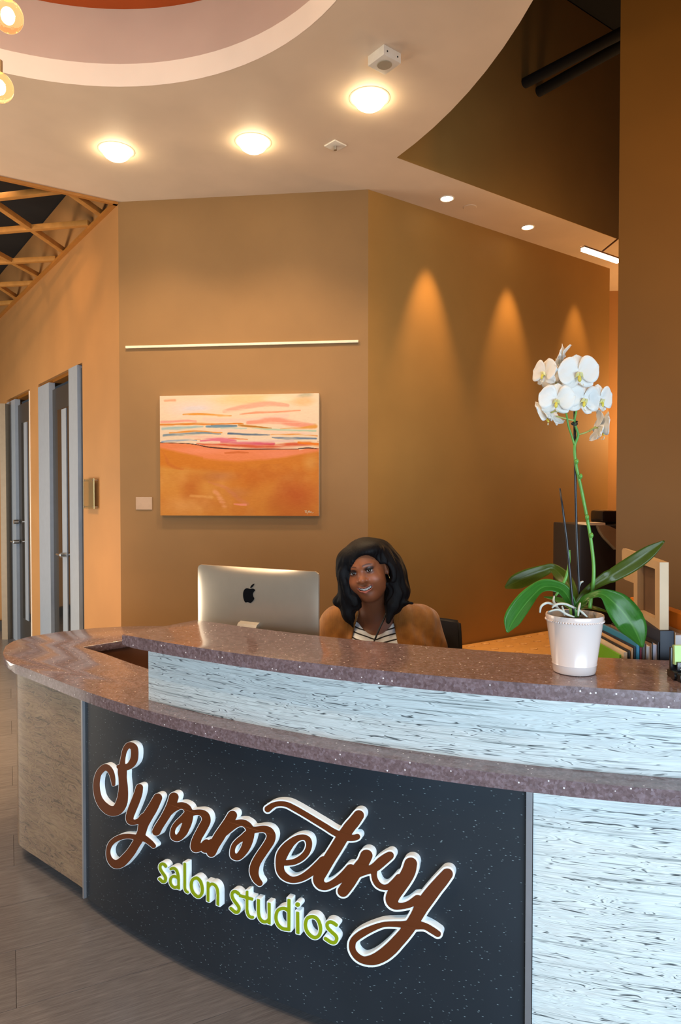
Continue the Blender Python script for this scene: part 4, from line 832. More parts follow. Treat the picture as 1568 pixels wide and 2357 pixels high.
# ================================================================ BEHIND THE LEDGE, RIGHT
def book(px,w,top,yf,yb,mat,label,cat='folder',grp=None,tilt=0,h=None,name='folder',pages=None):
    """folder standing on the worktop; px = left edge of its spine, top = image height of the spine's top"""
    a=ond(px,top,yf); b=ond(px+w,top,yf); t=b.x-a.x; hh=a.z-.80
    e=empty(name,(a.x+t/2,(yf+yb)/2,.80),label,cat,grp or 'folders and binders standing on the worktop')
    R=Matrix.Rotation(tilt,3,'Y'); c=Vector((a.x+t/2,(yf+yb)/2,.80+hh/2))
    if pages is None: box('cover',c,(t,yb-yf,hh),mat,e,R=R,bev=min(.002,t*.3))
    else:
        th=.0022
        for s in (-1,1): box('cover',c+Vector((s*(t/2-th/2),0,0)),(th,yb-yf,hh),mat,e,R=R)
        box('pages',c+Vector((0,.002,-.004)),(t-2*th,yb-yf-.012,hh-.012),pages,e,R=R); box('spine',c+Vector((0,(yb-yf)/2-th/2,0)),(t,th,hh),mat,e,R=R)
    return e
M=lambda n,c,r=.5:plain(n,c,r,var=.04)
m_bk=M('black_binder_board',(.012,.013,.016)); m_navy=M('navy_binder_board',(.008,.014,.034)); m_gr=M('lime_folder',(.13,.36,.01)); m_cr=M('cream_binder',(.62,.50,.36)); m_tan=M('tan_card',(.55,.33,.16)); m_bl=M('bright_blue_binder',(.02,.22,.42)); m_mar=M('maroon_binder',(.16,.01,.03)); m_pg=M('white_page_block',(.70,.66,.66),.8); m_wh=M('white_binder',(.66,.60,.55))
Yf,Yb=2.10,2.42
book(1426,5,1507,Yf,Yb,m_gr,'bright green folder standing lowest, just right of the flower pot')
book(1436,9,1501,Yf,Yb,m_cr,'cream binder leaning beside the bright green folder')
book(1447,4,1497,Yf,Yb+.05,m_bk,'thin black folder between the cream binder and a tan card folder')
book(1452.5,6,1492,Yf,Yb+.05,m_tan,'tan card folder with a pale top edge behind the pot')
book(1460,4,1488,Yf,Yb+.1,m_navy,'navy folder next to the bright blue binder')
book(1465,8,1476,Yf,Yb,m_bl,'bright blue binder with a glossy spine under the drooping leaf')
book(1474,4,1478,Yf,Yb,m_mar,'thin maroon binder right of the bright blue one')
book(1479,7,1480,Yf,Yb,M('slate_binder',(.07,.065,.065)),'slate grey binder right of the maroon one')
book(1487,14,1482,Yf,Yb,M('taupe_binder',(.26,.17,.11)),'taupe binder full of white pages',pages=m_pg)
book(1502,15,1478,Yf,Yb,m_bk,'black binder holding lavender-white pages',pages=M('lavender_page_block',(.62,.58,.68),.8))
book(1520,32,1452,Yf,Yb,m_navy,'tall wide dark navy binder, the largest of the row')
book(1554,26,1456,Yf,Yb+.08,m_tan,'tan binder with white pages at the right frame edge',pages=m_pg)
book(1584,30,1420,Yf,Yb+.1,M('orange_folder_board',(.72,.20,.01)),'vivid orange folder at the right frame edge above the binders')
# cream sorter: a frame of cream boards standing along the view
M_sort=plain('cream_sorter_plastic',(.60,.42,.24),.45,var=.04)
p0=Vector((1.108,2.70)); p1=Vector((.995,2.125)); dS=(p1-p0).normalized(); nS=Vector((dS.y,-dS.x))
def sp_(x,y): q=onwallS(x,y); return q
def onwallS(x,y):
    d=ray(x,y); n=nS; t=p0.dot(n)/(Vector((d.x,d.y)).dot(n)); q=Vector((d.x*t,d.y*t)); return ((q-p0).dot(dS),EYE+d.z*t)
srt=empty('desk_sorter',(p1.x,p1.y,.80),'cream desk-top sorter frame with a dark opening, in front of the brown wall block','sorter')
def plate(name,pts,th,mat,parent,off=0):
    L=[onwallS(x,y) for x,y in pts]; me=curve_mesh([L],th)
    for v in me.vertices:
        s,z,h=v.co; q=p0+dS*s+Vector((1,0))*(h+off); v.co=(q.x,q.y,z)
    return link(name,me,mat,parent,auto=30)
sbx=lambda pts,th,nm,off=0,mat=None: plate(nm,pts,th,mat or M_sort,srt,off)
sbx([(1432,1262),(1466,1273),(1466,1346),(1436,1334),(1430.5,1328),(1429.5,1268)],.012,'end_plate',.004)
me=curve_mesh([[onwallS(x,y) for x,y in ((1459,1272),(1519,1294.5),(1519,1560),(1459,1500))],[onwallS(x,y) for x,y in ((1467.5,1295),(1467.5,1404),(1508,1424),(1508,1309.5))]],.028)
for v in me.vertices:
    s,z,h=v.co; q=p0+dS*s+Vector((1,0))*h; v.co=(q.x,q.y,max(z,.80))
link('frame',me,M_sort,srt,auto=30)
sbx([(1466,1290),(1510,1306),(1510,1426),(1466,1406)],.002,'back_panel',.022,plain('dark_brown_panel',(.13,.07,.035),.7))  # plain dark brown panel seen through the opening
# copier with rounded pale tray, beyond the desk
kb=3.95; cop=empty('office_copier',(1.60,kb+.25,0),'black office copier with a rounded pale tray, behind the orchid stem','copier')
pA=ond(1339,1209,kb); pB=ond(1416,1209,kb); M_cop=plain('charcoal_copier_shell',(.018,.016,.017),.45)
box('body',((pA.x+pB.x)/2+.05,kb+.28,pA.z/2),((pB.x-pA.x)+.1,.5,pA.z),M_cop,cop,bev=.01)
c=ond(1361,1205,kb+.05); box('paper_stack',(c.x,c.y,pA.z+.008),(.105,.16,.014),plain('cream_paper',(.78,.60,.42),.8),cop)
c=ond(1402,1198,kb+.12); box('scanner_head',(c.x+.02,c.y+.05,pA.z+.045),(.16,.2,.08),plain('gloss_black_scanner',(.006,.005,.006),.2),cop,bev=.022)
bm=bmesh.new(); q0=[ond(x,y,kb-.03) for x,y in ((1377,1208),(1390,1207),(1404,1211),(1421,1219),(1426,1240),(1420,1266),(1406,1251),(1393,1238),(1382,1222))]
V0=[bm.verts.new(q) for q in q0]; V1=[bm.verts.new(q+Vector((.012,.10,-.01))) for q in q0]; bm.faces.new(V0); bm.faces.new(V1[::-1])
for i in range(9): bm.faces.new((V0[i],V0[(i+1)%9],V1[(i+1)%9],V1[i]))
bmesh.ops.bevel(bm,geom=[e for e in bm.edges],offset=.004,segments=2,affect='EDGES'); bmobj('curved_tray',bm,plain('pale_tray',(.34,.22,.12),.5),cop,auto=40)
# dimpled bench along the right wall
M_bench=plain('tan_dimpled_leather',(.60,.33,.11),.38,var=.08); zb=.45
e0=onz(1040,1484,zb); e1=onz(1300,1441,zb); _s=-nr*-.03; e0=e0+_s; e1=e1+_s; db=(e1-e0).normalized(); nb2=Vector((db.y,-db.x,0)); nb2=nb2 if nb2.y<0 else -nb2
bn=empty('upholstered_bench',((e0.x+e1.x)/2,(e0.y+e1.y)/2,0),'tan dimple-tufted bench against the right wall, seen beyond the ledge','bench'); azb=math.atan2(db.y,db.x)
c=(e0+e1)/2+nb2*.36; L=(e1-e0).length
box('seat',(c.x,c.y,zb-.07),(L,.70,.14),M_bench,bn,rz=azb,bev=.02); box('plinth',(c.x,c.y,.16),(L-.08,.6,.31),M_kick,bn,rz=azb)
bm=bmesh.new()
for i in range(int(L/.16)):
    for j in range(4):
        p=e0+db*(.08+i*.16+(j%2)*.08)+nb2*(.09+j*.165); bmesh.ops.create_uvsphere(bm,u_segments=14,v_segments=7,radius=1,matrix=Matrix.Translation((p.x,p.y,zb))@Matrix.Rotation(azb,4,'Z')@Matrix.Diagonal((.036,.03,.011,1)))
bmobj('dimple',bm,M_bench,bn,smooth=True)['kind']='stuff'
# ================================================================ PERSON
class Fld:
    def __init__(s,xs,ys,zs): s.x,s.y,s.z=[np.asarray(q,np.float32) for q in (xs,ys,zs)]; s.F=np.full((len(xs),len(ys),len(zs)),1.,np.float32)
    def sub(s,lo,hi):
        i=[max(0,np.searchsorted(a,l)-1) for a,l in zip((s.x,s.y,s.z),lo)]; j=[min(len(a),np.searchsorted(a,h)+1) for a,h in zip((s.x,s.y,s.z),hi)]
        sl=tuple(slice(p,q) for p,q in zip(i,j)); return sl,s.x[sl[0]][:,None,None],s.y[sl[1]][None,:,None],s.z[sl[2]][None,None,:]
    def apply(s,fn,lo,hi,k=.01,op='u'):
        m=k+.012; sl,X,Y,Z=s.sub([l-m for l in lo],[h+m for h in hi])
        if any(q.stop<=q.start for q in sl): return
        b=fn(X,Y,Z).astype(np.float32); a=s.F[sl]
        if op=='u': h=np.clip(.5+.5*(a-b)/k,0,1); s.F[sl]=a+(b-a)*h-k*h*(1-h)
        else: b=-b; h=np.clip(.5-.5*(a-b)/k,0,1); s.F[sl]=a+(b-a)*h+k*h*(1-h)   # subtract
    def cap(s,p,q,r1,r2=None,k=.02,op='u',T=None,sc=1):
        r2=r1 if r2 is None else r2; p=np.array(p,float);q=np.array(q,float); 
        if T is not None: pw,qw=T(p),T(q); r1*=sc; r2*=sc
        else: pw,qw=p,q
        R=max(r1,r2); lo=np.minimum(pw,qw)-R; hi=np.maximum(pw,qw)+R; d=qw-pw; L=max(d@d,1e-9)
        def fn(X,Y,Z):
            t=np.clip(((X-pw[0])*d[0]+(Y-pw[1])*d[1]+(Z-pw[2])*d[2])/L,0,1)
            return np.sqrt((X-pw[0]-d[0]*t)**2+(Y-pw[1]-d[1]*t)**2+(Z-pw[2]-d[2]*t)**2)-(r1+(r2-r1)*t)
        s.apply(fn,lo,hi,k,op)
    def ell(s,c,r,k=.02,op='u',A=None,sc=1,T=None):
        """A: 3x3, columns local axes in world"""
        c=np.array(c,float); cw=T(c) if T is not None else c; r=np.array(r,float)*sc; A=np.eye(3) if A is None else A; R=np.abs(A)@r
        def fn(X,Y,Z):
            x,y,z=X-cw[0],Y-cw[1],Z-cw[2]; l=[A[0,i]*x+A[1,i]*y+A[2,i]*z for i in range(3)]
            k0=np.sqrt(sum((li/ri)**2 for li,ri in zip(l,r)))+1e-9; k1=np.sqrt(sum((li/ri**2)**2 for li,ri in zip(l,r)))+1e-9; return k0*(k0-1)/k1
        s.apply(fn,cw-R,cw+R,k,op)
    def mesh(s):
        Fd=s.F; I=Fd<0; c=np.zeros([n-1 for n in Fd.shape],np.uint8)
        for dx in (0,1):
            for dy in (0,1):
                for dz in (0,1): c+=I[dx:Fd.shape[0]-1+dx,dy:Fd.shape[1]-1+dy,dz:Fd.shape[2]-1+dz]
        act=np.argwhere((c>0)&(c<8)); idx=np.full(c.shape,-1,np.int32); idx[tuple(act.T)]=np.arange(len(act))
        P=np.zeros((len(act),3)); n=np.zeros(len(act)); ax=(s.x,s.y,s.z)
        cr=[(a,b,d) for a in (0,1) for b in (0,1) for d in (0,1)]
        for p in cr:
            for k in range(3):
                if p[k]: continue
                q=list(p); q[k]=1; a=Fd[tuple((act+p).T)]; b=Fd[tuple((act+q).T)]; m=(a<0)!=(b<0); t=np.where(m,a/(a-b+1e-12),0)
                pp=[ax[i][act[:,i]+p[i]] for i in range(3)]; pp[k]=pp[k]+t*(ax[k][act[:,k]+1]-ax[k][act[:,k]])
                P+=np.stack(pp,1)*m[:,None]; n+=m
        P/=n[:,None]; quads=[]
        for k in range(3):
            sl0=[slice(1,-1)]*3; sl1=[slice(1,-1)]*3; sl0[k]=slice(0,-1); sl1[k]=slice(1,None)
            a=I[tuple(sl0)]; b=I[tuple(sl1)]; e=np.argwhere(a!=b); 
            if not len(e): continue
            off=[1,1,1]; off[k]=0; e=e+off; fl=I[tuple(e.T)]
            u,v=[(1,2),(2,0),(0,1)][k]
            def g(du,dv): q=e.copy(); q[:,u]-=du; q[:,v]-=dv; return idx[tuple(q.T)]
            Q=np.stack([g(1,1),g(0,1),g(0,0),g(1,0)],1); Q[~fl]=Q[~fl][:,::-1]; quads.append(Q)
        return P,np.concatenate(quads)
def grid_axis(segs):
    out=[]; 
    for a,b,h in segs: out+=list(np.arange(a,b,h))
    return np.array(out+[segs[-1][1]])
def fmesh(name,F_,mat,parent,smooth_it=0,colors=None):
    P,Q=F_.mesh(); me=bpy.data.meshes.new(name); me.from_pydata(P.tolist(),[],Q.tolist()); 
    if smooth_it:
        bm=bmesh.new(); bm.from_mesh(me)
        for _ in range(smooth_it): bmesh.ops.smooth_vert(bm,verts=bm.verts,factor=.5,use_axis_x=True,use_axis_y=True,use_axis_z=True)
        bm.to_mesh(me); bm.free()
    if colors is not None:
        co=np.empty(len(me.vertices)*3,np.float32); me.vertices.foreach_get('co',co); C=colors(co.reshape(-1,3)); at=me.color_attributes.new('skin','FLOAT_COLOR','POINT'); at.data.foreach_set('color',np.c_[C,np.ones(len(C))].astype(np.float32).ravel())
    return link(name,me,mat,parent,smooth=True)
per=empty('person',(.20,2.95,.0),'seated person smiling, black bob hair, mustard cardigan over a striped top, behind the desk','person')
# head frame
HS=1.06; M0=np.array(ond(832,1316,2.75)); yw,rl=math.radians(17),math.radians(13.5)
Rz=np.array([[math.cos(yw),math.sin(yw),0],[-math.sin(yw),math.cos(yw),0],[0,0,1]])
ex3=np.array([math.cos(yw),-math.sin(yw)*1,0]); fw3=np.array([-math.sin(yw),-math.cos(yw),0]); up3=np.array([0,0,1.])
ex3=np.array([math.cos(yw),-math.sin(yw),0.])
Ry=np.array([[math.cos(rl),0,-math.sin(rl)],[0,1,0],[math.sin(rl),0,math.cos(rl)]])
pt_=math.radians(-2)
fw3=fw3*math.cos(pt_)+up3*math.sin(pt_); up3=np.cross(fw3,ex3)*-1; up3/=np.linalg.norm(up3)
HA=np.stack([Ry@ex3,Ry@fw3,Ry@up3],1)      # columns: head x (image right), forward, up
if HA[2,2]<0: HA[:,2]*=-1
T=lambda p:M0+HA@(np.asarray(p,float)*HS)
kw=dict(T=T,sc=HS)
xs=grid_axis([(-.42,-.16,.012),(-.16,-.06,.006),(-.06,.22,.0026),(.22,.36,.006),(.36,.62,.012)])
ys=grid_axis([(2.2,2.52,.010),(2.52,2.74,.0040),(2.74,2.90,.0028),(2.90,3.0,.005),(3.0,3.2,.012)])
zs=grid_axis([(.0,.70,.014),(.70,.79,.008),(.79,.90,.004),(.90,1.10,.006),(1.10,1.44,.0026)])
B_=Fld(xs,ys,zs)
SL,SR=(-.005,2.945,1.025),(.350,2.945,1.025); EL,ER=(-.085,2.90,.86),(.395,2.90,.86); WL,WR=(.055,2.70,.845),(.305,2.70,.845)
def torso(b,g=0,arms=True,neck=True):
    b.ell((.182,2.955,.93),(.175+g,.125+g,.19+g),.04); b.ell((.182,2.96,1.03),(.165+g,.088+g,.075+g),.05)
    for x in (.095,.270): b.ell((x,2.86,.925),(.088+g,.075+g,.085+g),.04)
    b.ell((.182,2.94,.70),(.180+g,.145+g,.20+g),.06); b.ell((.182,2.98,.54),(.20+g,.16+g,.13+g),.06)
    if neck: b.cap((.150,2.925,1.06),(.196,2.955,1.03),.066+g*.3,.085+g*.3,.05)
    if arms:
        for s_,e_,w_ in ((SL,EL,WL),(SR,ER,WR)):
            b.cap(s_,e_,.072+g,.056+g,.04); b.cap(e_,w_,.052+g,.032+g,.02)
torso(B_)
# neck into the head
n0=T((0,-.085,-.075)); B_.cap((.165,2.935,1.04),n0,.060,.056,.035)
for sx in (-1,1): B_.ell((0,-.09,.026),(.080,.100,.080),.01,A=HA,**kw) if sx<0 else None
B_.ell((0,-.058,-.026),(.0700,.068,.086),.03,A=HA,**kw)
for sx in (-1,1):
    B_.ell((sx*.040,-.024,-.041),(.031,.029,.028),.03,A=HA,**kw); B_.ell((sx*.033,-.052,-.072),(.026,.034,.025),.035,A=HA,**kw)
B_.ell((0,-.026,-.099),(.027,.024,.020),.03,A=HA,**kw); B_.ell((0,-.046,-.103),(.028,.034,.016),.03,A=HA,**kw)
for sx in (-1,1):
    B_.ell((sx*.032,.017,-.002),(.019,.013,.0115),.014,'s',A=HA,**kw)           # sockets
    B_.cap((sx*.012,.003,.020),(sx*.046,-.010,.020),.0075,.006,.014,**kw)        # brow
B_.cap((0,-.002,.006),(0,.015,-.027),.0080,.0110,.012,**kw); B_.ell((0,.0185,-.0315),(.0120,.0105,.0095),.010,A=HA,**kw)
for sx in (-1,1): B_.ell((sx*.0165,.009,-.0345),(.0082,.0085,.0070),.007,A=HA,**kw)
for sx in (-1,1): B_.ell((sx*.0080,.016,-.0425),(.0040,.0055,.0035),.003,'s',A=HA,**kw)
for sx in (-1,1):
    B_.ell((sx*.032,-.0075,0),(.0165,.0160,.0150),.006,A=HA,**kw); 
    B_.ell((sx*.032,.008,-.0008),(.0132,.014,.0032),.003,'s',A=HA,**kw)
# mouth: lips with an open smile
for a,b in (((-.033,-.006,-.0540),(-.017,.0085,-.0590)),((-.017,.0085,-.0590),(0,.0140,-.0620)),((0,.0140,-.0620),(.017,.0085,-.0590)),((.017,.0085,-.0590),(.033,-.006,-.0540))): B_.cap(a,b,.0040,.0044,.006,**kw)
for a,b in (((-.032,-.007,-.0560),(-.018,.0060,-.0705)),((-.018,.0060,-.0705),(0,.0115,-.0780)),((0,.0115,-.0780),(.018,.0060,-.0705)),((.018,.0060,-.0705),(.032,-.007,-.0560))): B_.cap(a,b,.0042,.0064,.006,**kw)
B_.ell((0,.006,-.0692),(.013,.022,.0050),.003,'s',A=HA,**kw)
for sx in (-1,1): B_.ell((sx*.0125,.003,-.0668),(.0125,.022,.0048),.003,'s',A=HA,**kw); B_.ell((sx*.0225,-.002,-.0618),(.0065,.018,.0036),.003,'s',A=HA,**kw)
for sx in (-1,1):   # ears
    B_.ell((sx*.080,-.082,-.010),(.0085,.017,.029),.008,A=HA,**kw); B_.ell((sx*.087,-.074,-.008),(.005,.008,.015),.004,'s',A=HA,**kw); B_.ell((sx*.079,-.075,-.034),(.007,.008,.009),.005,A=HA,**kw)
# hands on the worktop
def hand(w_,sx):
    w_=np.array(w_); f=np.array([-.12*sx,-1,0]); f/=np.linalg.norm(f); sd=np.array([f[1],-f[0],0])*-1; top=.80
    pc=w_+f*.055; pc[2]=top+.022; B_.cap(w_,pc-f*.03,.026,.024,.02)
    for s_ in (-.027,-.009,.009,.027): B_.cap(pc-f*.03+sd*s_*.6,pc+f*.02+sd*s_,.015,.0125,.008)
    Ls=(.062,.075,.080,.070); 
    for s_,L in zip((-.030,-.010,.010,.030),Ls if sx>0 else Ls[::-1]):
        k1=pc+f*.022+sd*s_; k1[2]=top+.026; k2=k1+f*L*.5+sd*s_*.18; k2[2]=top+.024; k3=k2+f*L*.32+sd*s_*.06; k3[2]=top+.012; k4=k3+f*L*.16; k4[2]=top+.008
        B_.cap(k1,k2,.0092,.0085,.004); B_.cap(k2,k3,.0083,.0076,.003); B_.cap(k3,k4,.0075,.0065,.003)
    th=pc-f*.02-sd*sx*.026; th[2]=top+.018; t2=th+f*.028-sd*sx*.022; t2[2]=top+.015; t3=t2+f*.026-sd*sx*.006; t3[2]=top+.010
    B_.cap(th,t2,.0125,.010,.008); B_.cap(t2,t3,.0098,.0078,.003)
hand(WL,-1); hand(WR,1)
for sx,hx in ((-1,.085),(1,.28)):
    B_.cap((hx,2.97,.55),(hx+sx*.03,2.56,.57),.088,.066,.04); B_.cap((hx+sx*.03,2.56,.56),(hx+sx*.03,2.60,.10),.062,.040,.03); B_.cap((hx+sx*.03,2.61,.055),(hx+sx*.035,2.45,.040),.042,.034,.02)
def skincol(P):
    L=(P-M0)@HA/HS; C=np.tile(np.array([.235,.078,.033]),(len(P),1))
    def put(w,c): 
        nonlocal C; w=np.clip(w,0,1)[:,None]; C=C*(1-w)+np.array(c)*w
    g=lambda c,r:1-np.sqrt((((L-np.array(c))/np.array(r))**2).sum(1))
    put(np.clip((-.085-L[:,2]-.25*(L[:,1]+.02))/.06,0,1),[.17,.062,.030]); put(g((0,0,.03),(.055,.05,.035))*1.6,[.32,.105,.042]); put(g((0,.02,-.024),(.02,.03,.028))*1.5,[.36,.125,.055])
    for sx in (-1,1):
        put(g((sx*.038,0,-.032),(.026,.04,.02))*1.4,[.37,.12,.05]); put(g((sx*.034,.005,.0075),(.024,.03,.0095))*2.6,[.03,.012,.010]); put(g((sx*.034,.004,-.006),(.02,.03,.006))*2,[.10,.035,.02])
        ybr=.0205+.004*np.sin(np.clip((np.abs(L[:,0])-.010)/.038,0,1)*PI); put(np.clip(1.7-np.abs(L[:,2]-ybr)/.0022,0,1)*np.clip((L[:,0]*sx-.010)/.004,0,1)*np.clip((.050-L[:,0]*sx)/.008,0,1)*(L[:,1]>-.04)*.8,[.03,.013,.010])
    lipz=(np.abs(L[:,0])<.0335)&(L[:,1]>-.012)
    cv=(L[:,0]/.034)**2; mz=-.0695+.0145*cv; up_=np.clip((-.0570+.0045*cv-L[:,2])/.0015,0,1)*(L[:,2]>mz); lo_=np.clip((L[:,2]-(-.0855+.028*cv))/.002,0,1)*(L[:,2]<=mz)
    put(lipz*up_*.75,[.21,.055,.045]); put(lipz*lo_*.85,[.42,.125,.10]); put(((np.abs(L[:,0])<.024)&(L[:,1]<.0015)&(L[:,1]>-.025)&(np.abs(L[:,2]-mz)<.009))*1.0,[.05,.01,.01])
    pass
    return C
def skinmat():
    a=N('brown_skin'); vc=a.n('ShaderNodeVertexColor',layer_name='skin'); a.set(Base_Color=vc.outputs[0],Roughness=.44,Specular_IOR_Level=.42,Subsurface_Weight=.08,Subsurface_Scale=.01); a.b.inputs['Subsurface Radius'].default_value=(1,.35,.15); return a.m
body=fmesh('body',B_,skinmat(),per,0,skincol)
# eyes, teeth, lashes
M_eye=plain('eye_white',(.50,.46,.43),.15,var=0,coat=.5); M_iris=plain('dark_brown_iris',(.012,.006,.004),.08,var=0,coat=1); M_teeth=plain('white_teeth',(.80,.78,.72),.2,var=0); M_lash=plain('black_lash',(.004,.003,.003),.6,var=0)
def sph(name,c,r,mat,parent,seg=20,A=None):
    bm=bmesh.new(); M_=Matrix.Translation(Vector(c))@(Matrix([list(q) for q in A]).to_4x4() if A is not None else Matrix())@Matrix.Diagonal((*(r if hasattr(r,'__len__') else (r,r,r)),1)); bmesh.ops.create_uvsphere(bm,u_segments=seg,v_segments=seg//2+2,radius=1,matrix=M_); return bmobj(name,bm,mat,parent,smooth=True)
for sx in (-1,1):
    ec=T((sx*.032,-.0075,-.0008)); e=sph('eye',ec,.0150*HS,M_eye,per); gz=np.array([0,0,EYE])-ec; gz/=np.linalg.norm(gz); gz=gz*.6+HA[:,1]*.4; gz/=np.linalg.norm(gz)
    sph('iris',ec+gz*.0110*HS,.0072*HS,M_iris,e,16)
    bm=bmesh.new(); tube_bm(bm,[Vector(T(p)) for p in ((sx*.0175,.003,-.001),(sx*.024,.0095,.0040),(sx*.033,.0105,.0052),(sx*.042,.006,.0042),(sx*.050,-.001,.0045))],[.0010,.0019,.0025,.0026,.0008],6,4); bmobj('eyelashes',bm,M_lash,per,smooth=True)
bm=bmesh.new()
for i in range(10):
    x=(i-4.5)*.0056; cyl_=Vector(T((x,.0055-abs(x)**2*17,-.0688+abs(x)**2*13))); bmesh.ops.create_cube(bm,size=1,matrix=Matrix.Translation(cyl_)@Matrix([list(q) for q in HA]).to_4x4()@Matrix.Diagonal((.0057*HS,.004,.0088*HS if abs(i-4.5)<1 else .0078*HS,1)))
bmesh.ops.bevel(bm,geom=bm.edges[:],offset=.0007,segments=2,affect='EDGES'); bmobj('teeth',bm,M_teeth,per,smooth=True)
# hoop earring
er=Vector(T((.084,-.072,-.040))); R_=.0115*HS; A3=Matrix([list(q) for q in HA])
bm=bmesh.new(); tube_bm(bm,[er+A3@Vector((.002*math.sin(t),R_*.75*math.sin(t)+.004,-R_-.001+R_*math.cos(t))) for t in np.linspace(0,2*PI,17)],.0015,8,2); bmobj('hoop_earring',bm,plain('polished_gold',(.72,.50,.18),.2,1,var=0),per,smooth=True)
# hair
hx_=grid_axis([(-.12,.34,.0034)]); hy_=grid_axis([(2.66,3.02,.0038)]); hz_=grid_axis([(1.02,1.46,.0034)])
Hr=Fld(hx_,hy_,hz_); hw=dict(A=HA,**kw)
Hr.ell((0,-.097,.030),(.095,.112,.087),.02,**hw)
Hr.ell((.004,-.16,-.05),(.105,.060,.13),.03,**hw)
Hr.ell((-.078,-.045,-.020),(.034,.060,.095),.03,**hw); Hr.ell((-.087,-.035,-.095),(.036,.042,.055),.03,**hw); Hr.ell((-.115,-.03,-.100),(.038,.030,.026),.02,**hw); Hr.ell((-.098,-.015,-.150),(.026,.026,.042),.02,**hw); Hr.cap((-.094,-.01,-.17),(-.088,-.005,-.205),.014,.003,.012,T=T,sc=HS); Hr.ell((-.060,-.02,-.112),(.032,.026,.035),.02,**hw)
Hr.ell((.070,-.105,.00),(.052,.075,.090),.03,**hw); Hr.ell((.092,-.115,-.055),(.052,.070,.085),.03,**hw); Hr.ell((.096,-.100,-.125),(.045,.050,.045),.03,**hw); Hr.ell((.075,-.075,-.155),(.035,.035,.045),.02,**hw); Hr.cap((.068,-.055,-.165),(.046,-.035,-.215),.024,.010,.02,T=T,sc=HS); Hr.cap((.105,-.08,-.160),(.150,-.06,-.168),.016,.003,.015,T=T,sc=HS)
# top swoop from the side part
Hr.ell((.030,-.045,.070),(.062,.058,.036),.02,**hw); Hr.ell((-.045,-.045,.055),(.045,.050,.040),.02,**hw)
# opening for the face, shaped in the view's own frame
VA=np.stack([Ry@np.array([1,0,0.]),Ry@np.array([0,-1,0.]),Ry@np.array([0,0,1.])],1)
co_=M0+VA@(np.array([.021,.030,-.033])*HS); Hr.ell(co_,np.array([.067,.115,.094])*HS,.010,'s',A=VA); Hr.ell(M0+VA@(np.array([.088,-.00,-.030])*HS),np.array([.024,.10,.040])*HS,.010,'s',A=VA); Hr.ell(M0+VA@(np.array([.015,.02,-.12])*HS),np.array([.052,.10,.075])*HS,.014,'s',A=VA)
# strand relief
X,Y,Z=np.meshgrid(Hr.x,Hr.y,Hr.z,indexing='ij'); lx=((X-M0[0])*HA[0,0]+(Y-M0[1])*HA[1,0]+(Z-M0[2])*HA[2,0])/HS; ly=((X-M0[0])*HA[0,1]+(Y-M0[1])*HA[1,1]+(Z-M0[2])*HA[2,1])/HS; lz=((X-M0[0])*HA[0,2]+(Y-M0[1])*HA[1,2]+(Z-M0[2])*HA[2,2])/HS
an=np.arctan2(lx,-(ly+.02)); Hr.F+=np.clip((.085-lz)/.06,.25,1).astype(np.float32)*(.0016*np.sin(an*34+lz*26+2*np.sin(lz*30))+.0010*np.sin(an*71+lz*40)).astype(np.float32); del X,Y,Z,lx,ly,lz,an
a=N('black_hair'); a.set(Base_Color=a.ramp(a.noise(a.map(a.obj(),(90,60,8)),4,3),[(.3,(.002,.002,.003,1)),(.7,(.006,.006,.008,1))]),Roughness=.55,Specular_IOR_Level=.14); a.bump(a.noise(a.map(a.obj(),(120,90,9)),5,3),.7,.001)
fmesh('hair',Hr,a.m,per,1)
# clothes
cx_=grid_axis([(-.36,.74,.0055)]); cy_=grid_axis([(2.60,3.22,.006)]); cz_=grid_axis([(.70,1.20,.0055)])
Cd=Fld(cx_,cy_,cz_)
def ctorso(b,g):
    b.ell((.182,2.955,.93),(.175+g,.125+g,.19+g),.05); b.ell((.182,2.96,1.03),(.165+g,.088+g,.075+g),.06)
    for x in (.095,.270): b.ell((x,2.86,.925),(.088+g,.075+g,.085+g),.05)
    b.ell((.182,2.94,.70),(.180+g,.145+g,.20+g),.06)
ctorso(Cd,.014); Cd.cap((.150,2.95,1.06),(.19,2.965,1.04),.075,.095,.05)
for s_,e_,w_ in ((SL,EL,WL),(SR,ER,WR)): Cd.cap(s_,e_,.086,.078,.05); Cd.cap(e_,np.array(w_)*.85+np.array(e_)*.15,.070,.046,.03)
X,Y,Z=np.meshgrid(Cd.x,Cd.y,Cd.z,indexing='ij')
Cd.F+=(.0035*np.sin((X-.18)*70+Z*55+3*np.sin(Z*14))*np.clip((1.10-Z)*8,0,1)+.002*np.sin((X+Y)*95-Z*70)).astype(np.float32)
xl=.040+(Z-.97)*.33; xr=.236-(Z-.97)*.16; op=np.maximum(np.maximum(xl-X,X-xr),Y-2.945); Cd.F=np.maximum(Cd.F,-op.astype(np.float32))
nk=np.sqrt(((X-.155)/1.0)**2+((Y-2.905)/1.0)**2)-.078; nk=np.maximum(nk,1.035-Z); Cd.F=np.maximum(Cd.F,-nk.astype(np.float32))
def knit():
    a=N('mustard_knit'); v=a.obj(); w_=a.n('ShaderNodeTexWave'); a.l(a.map(v,(1,.4,.15)),w_.inputs[0]); w_.inputs['Scale'].default_value=95; w_.inputs['Distortion'].default_value=2.5
    c=a.ramp(a.noise(v,30,4),[(.3,(.235,.095,.018,1)),(.7,(.36,.155,.032,1))]); c=a.mix(a.math('MULTIPLY',w_.outputs[0],.3),c,(.16,.06,.012,1)); a.set(Base_Color=c,Roughness=.85,Specular_IOR_Level=.15,Sheen_Weight=.3); a.bump(w_.outputs[0],.5,.002); return a.m
M_knit=knit(); fmesh('cardigan',Cd,M_knit,per,1)
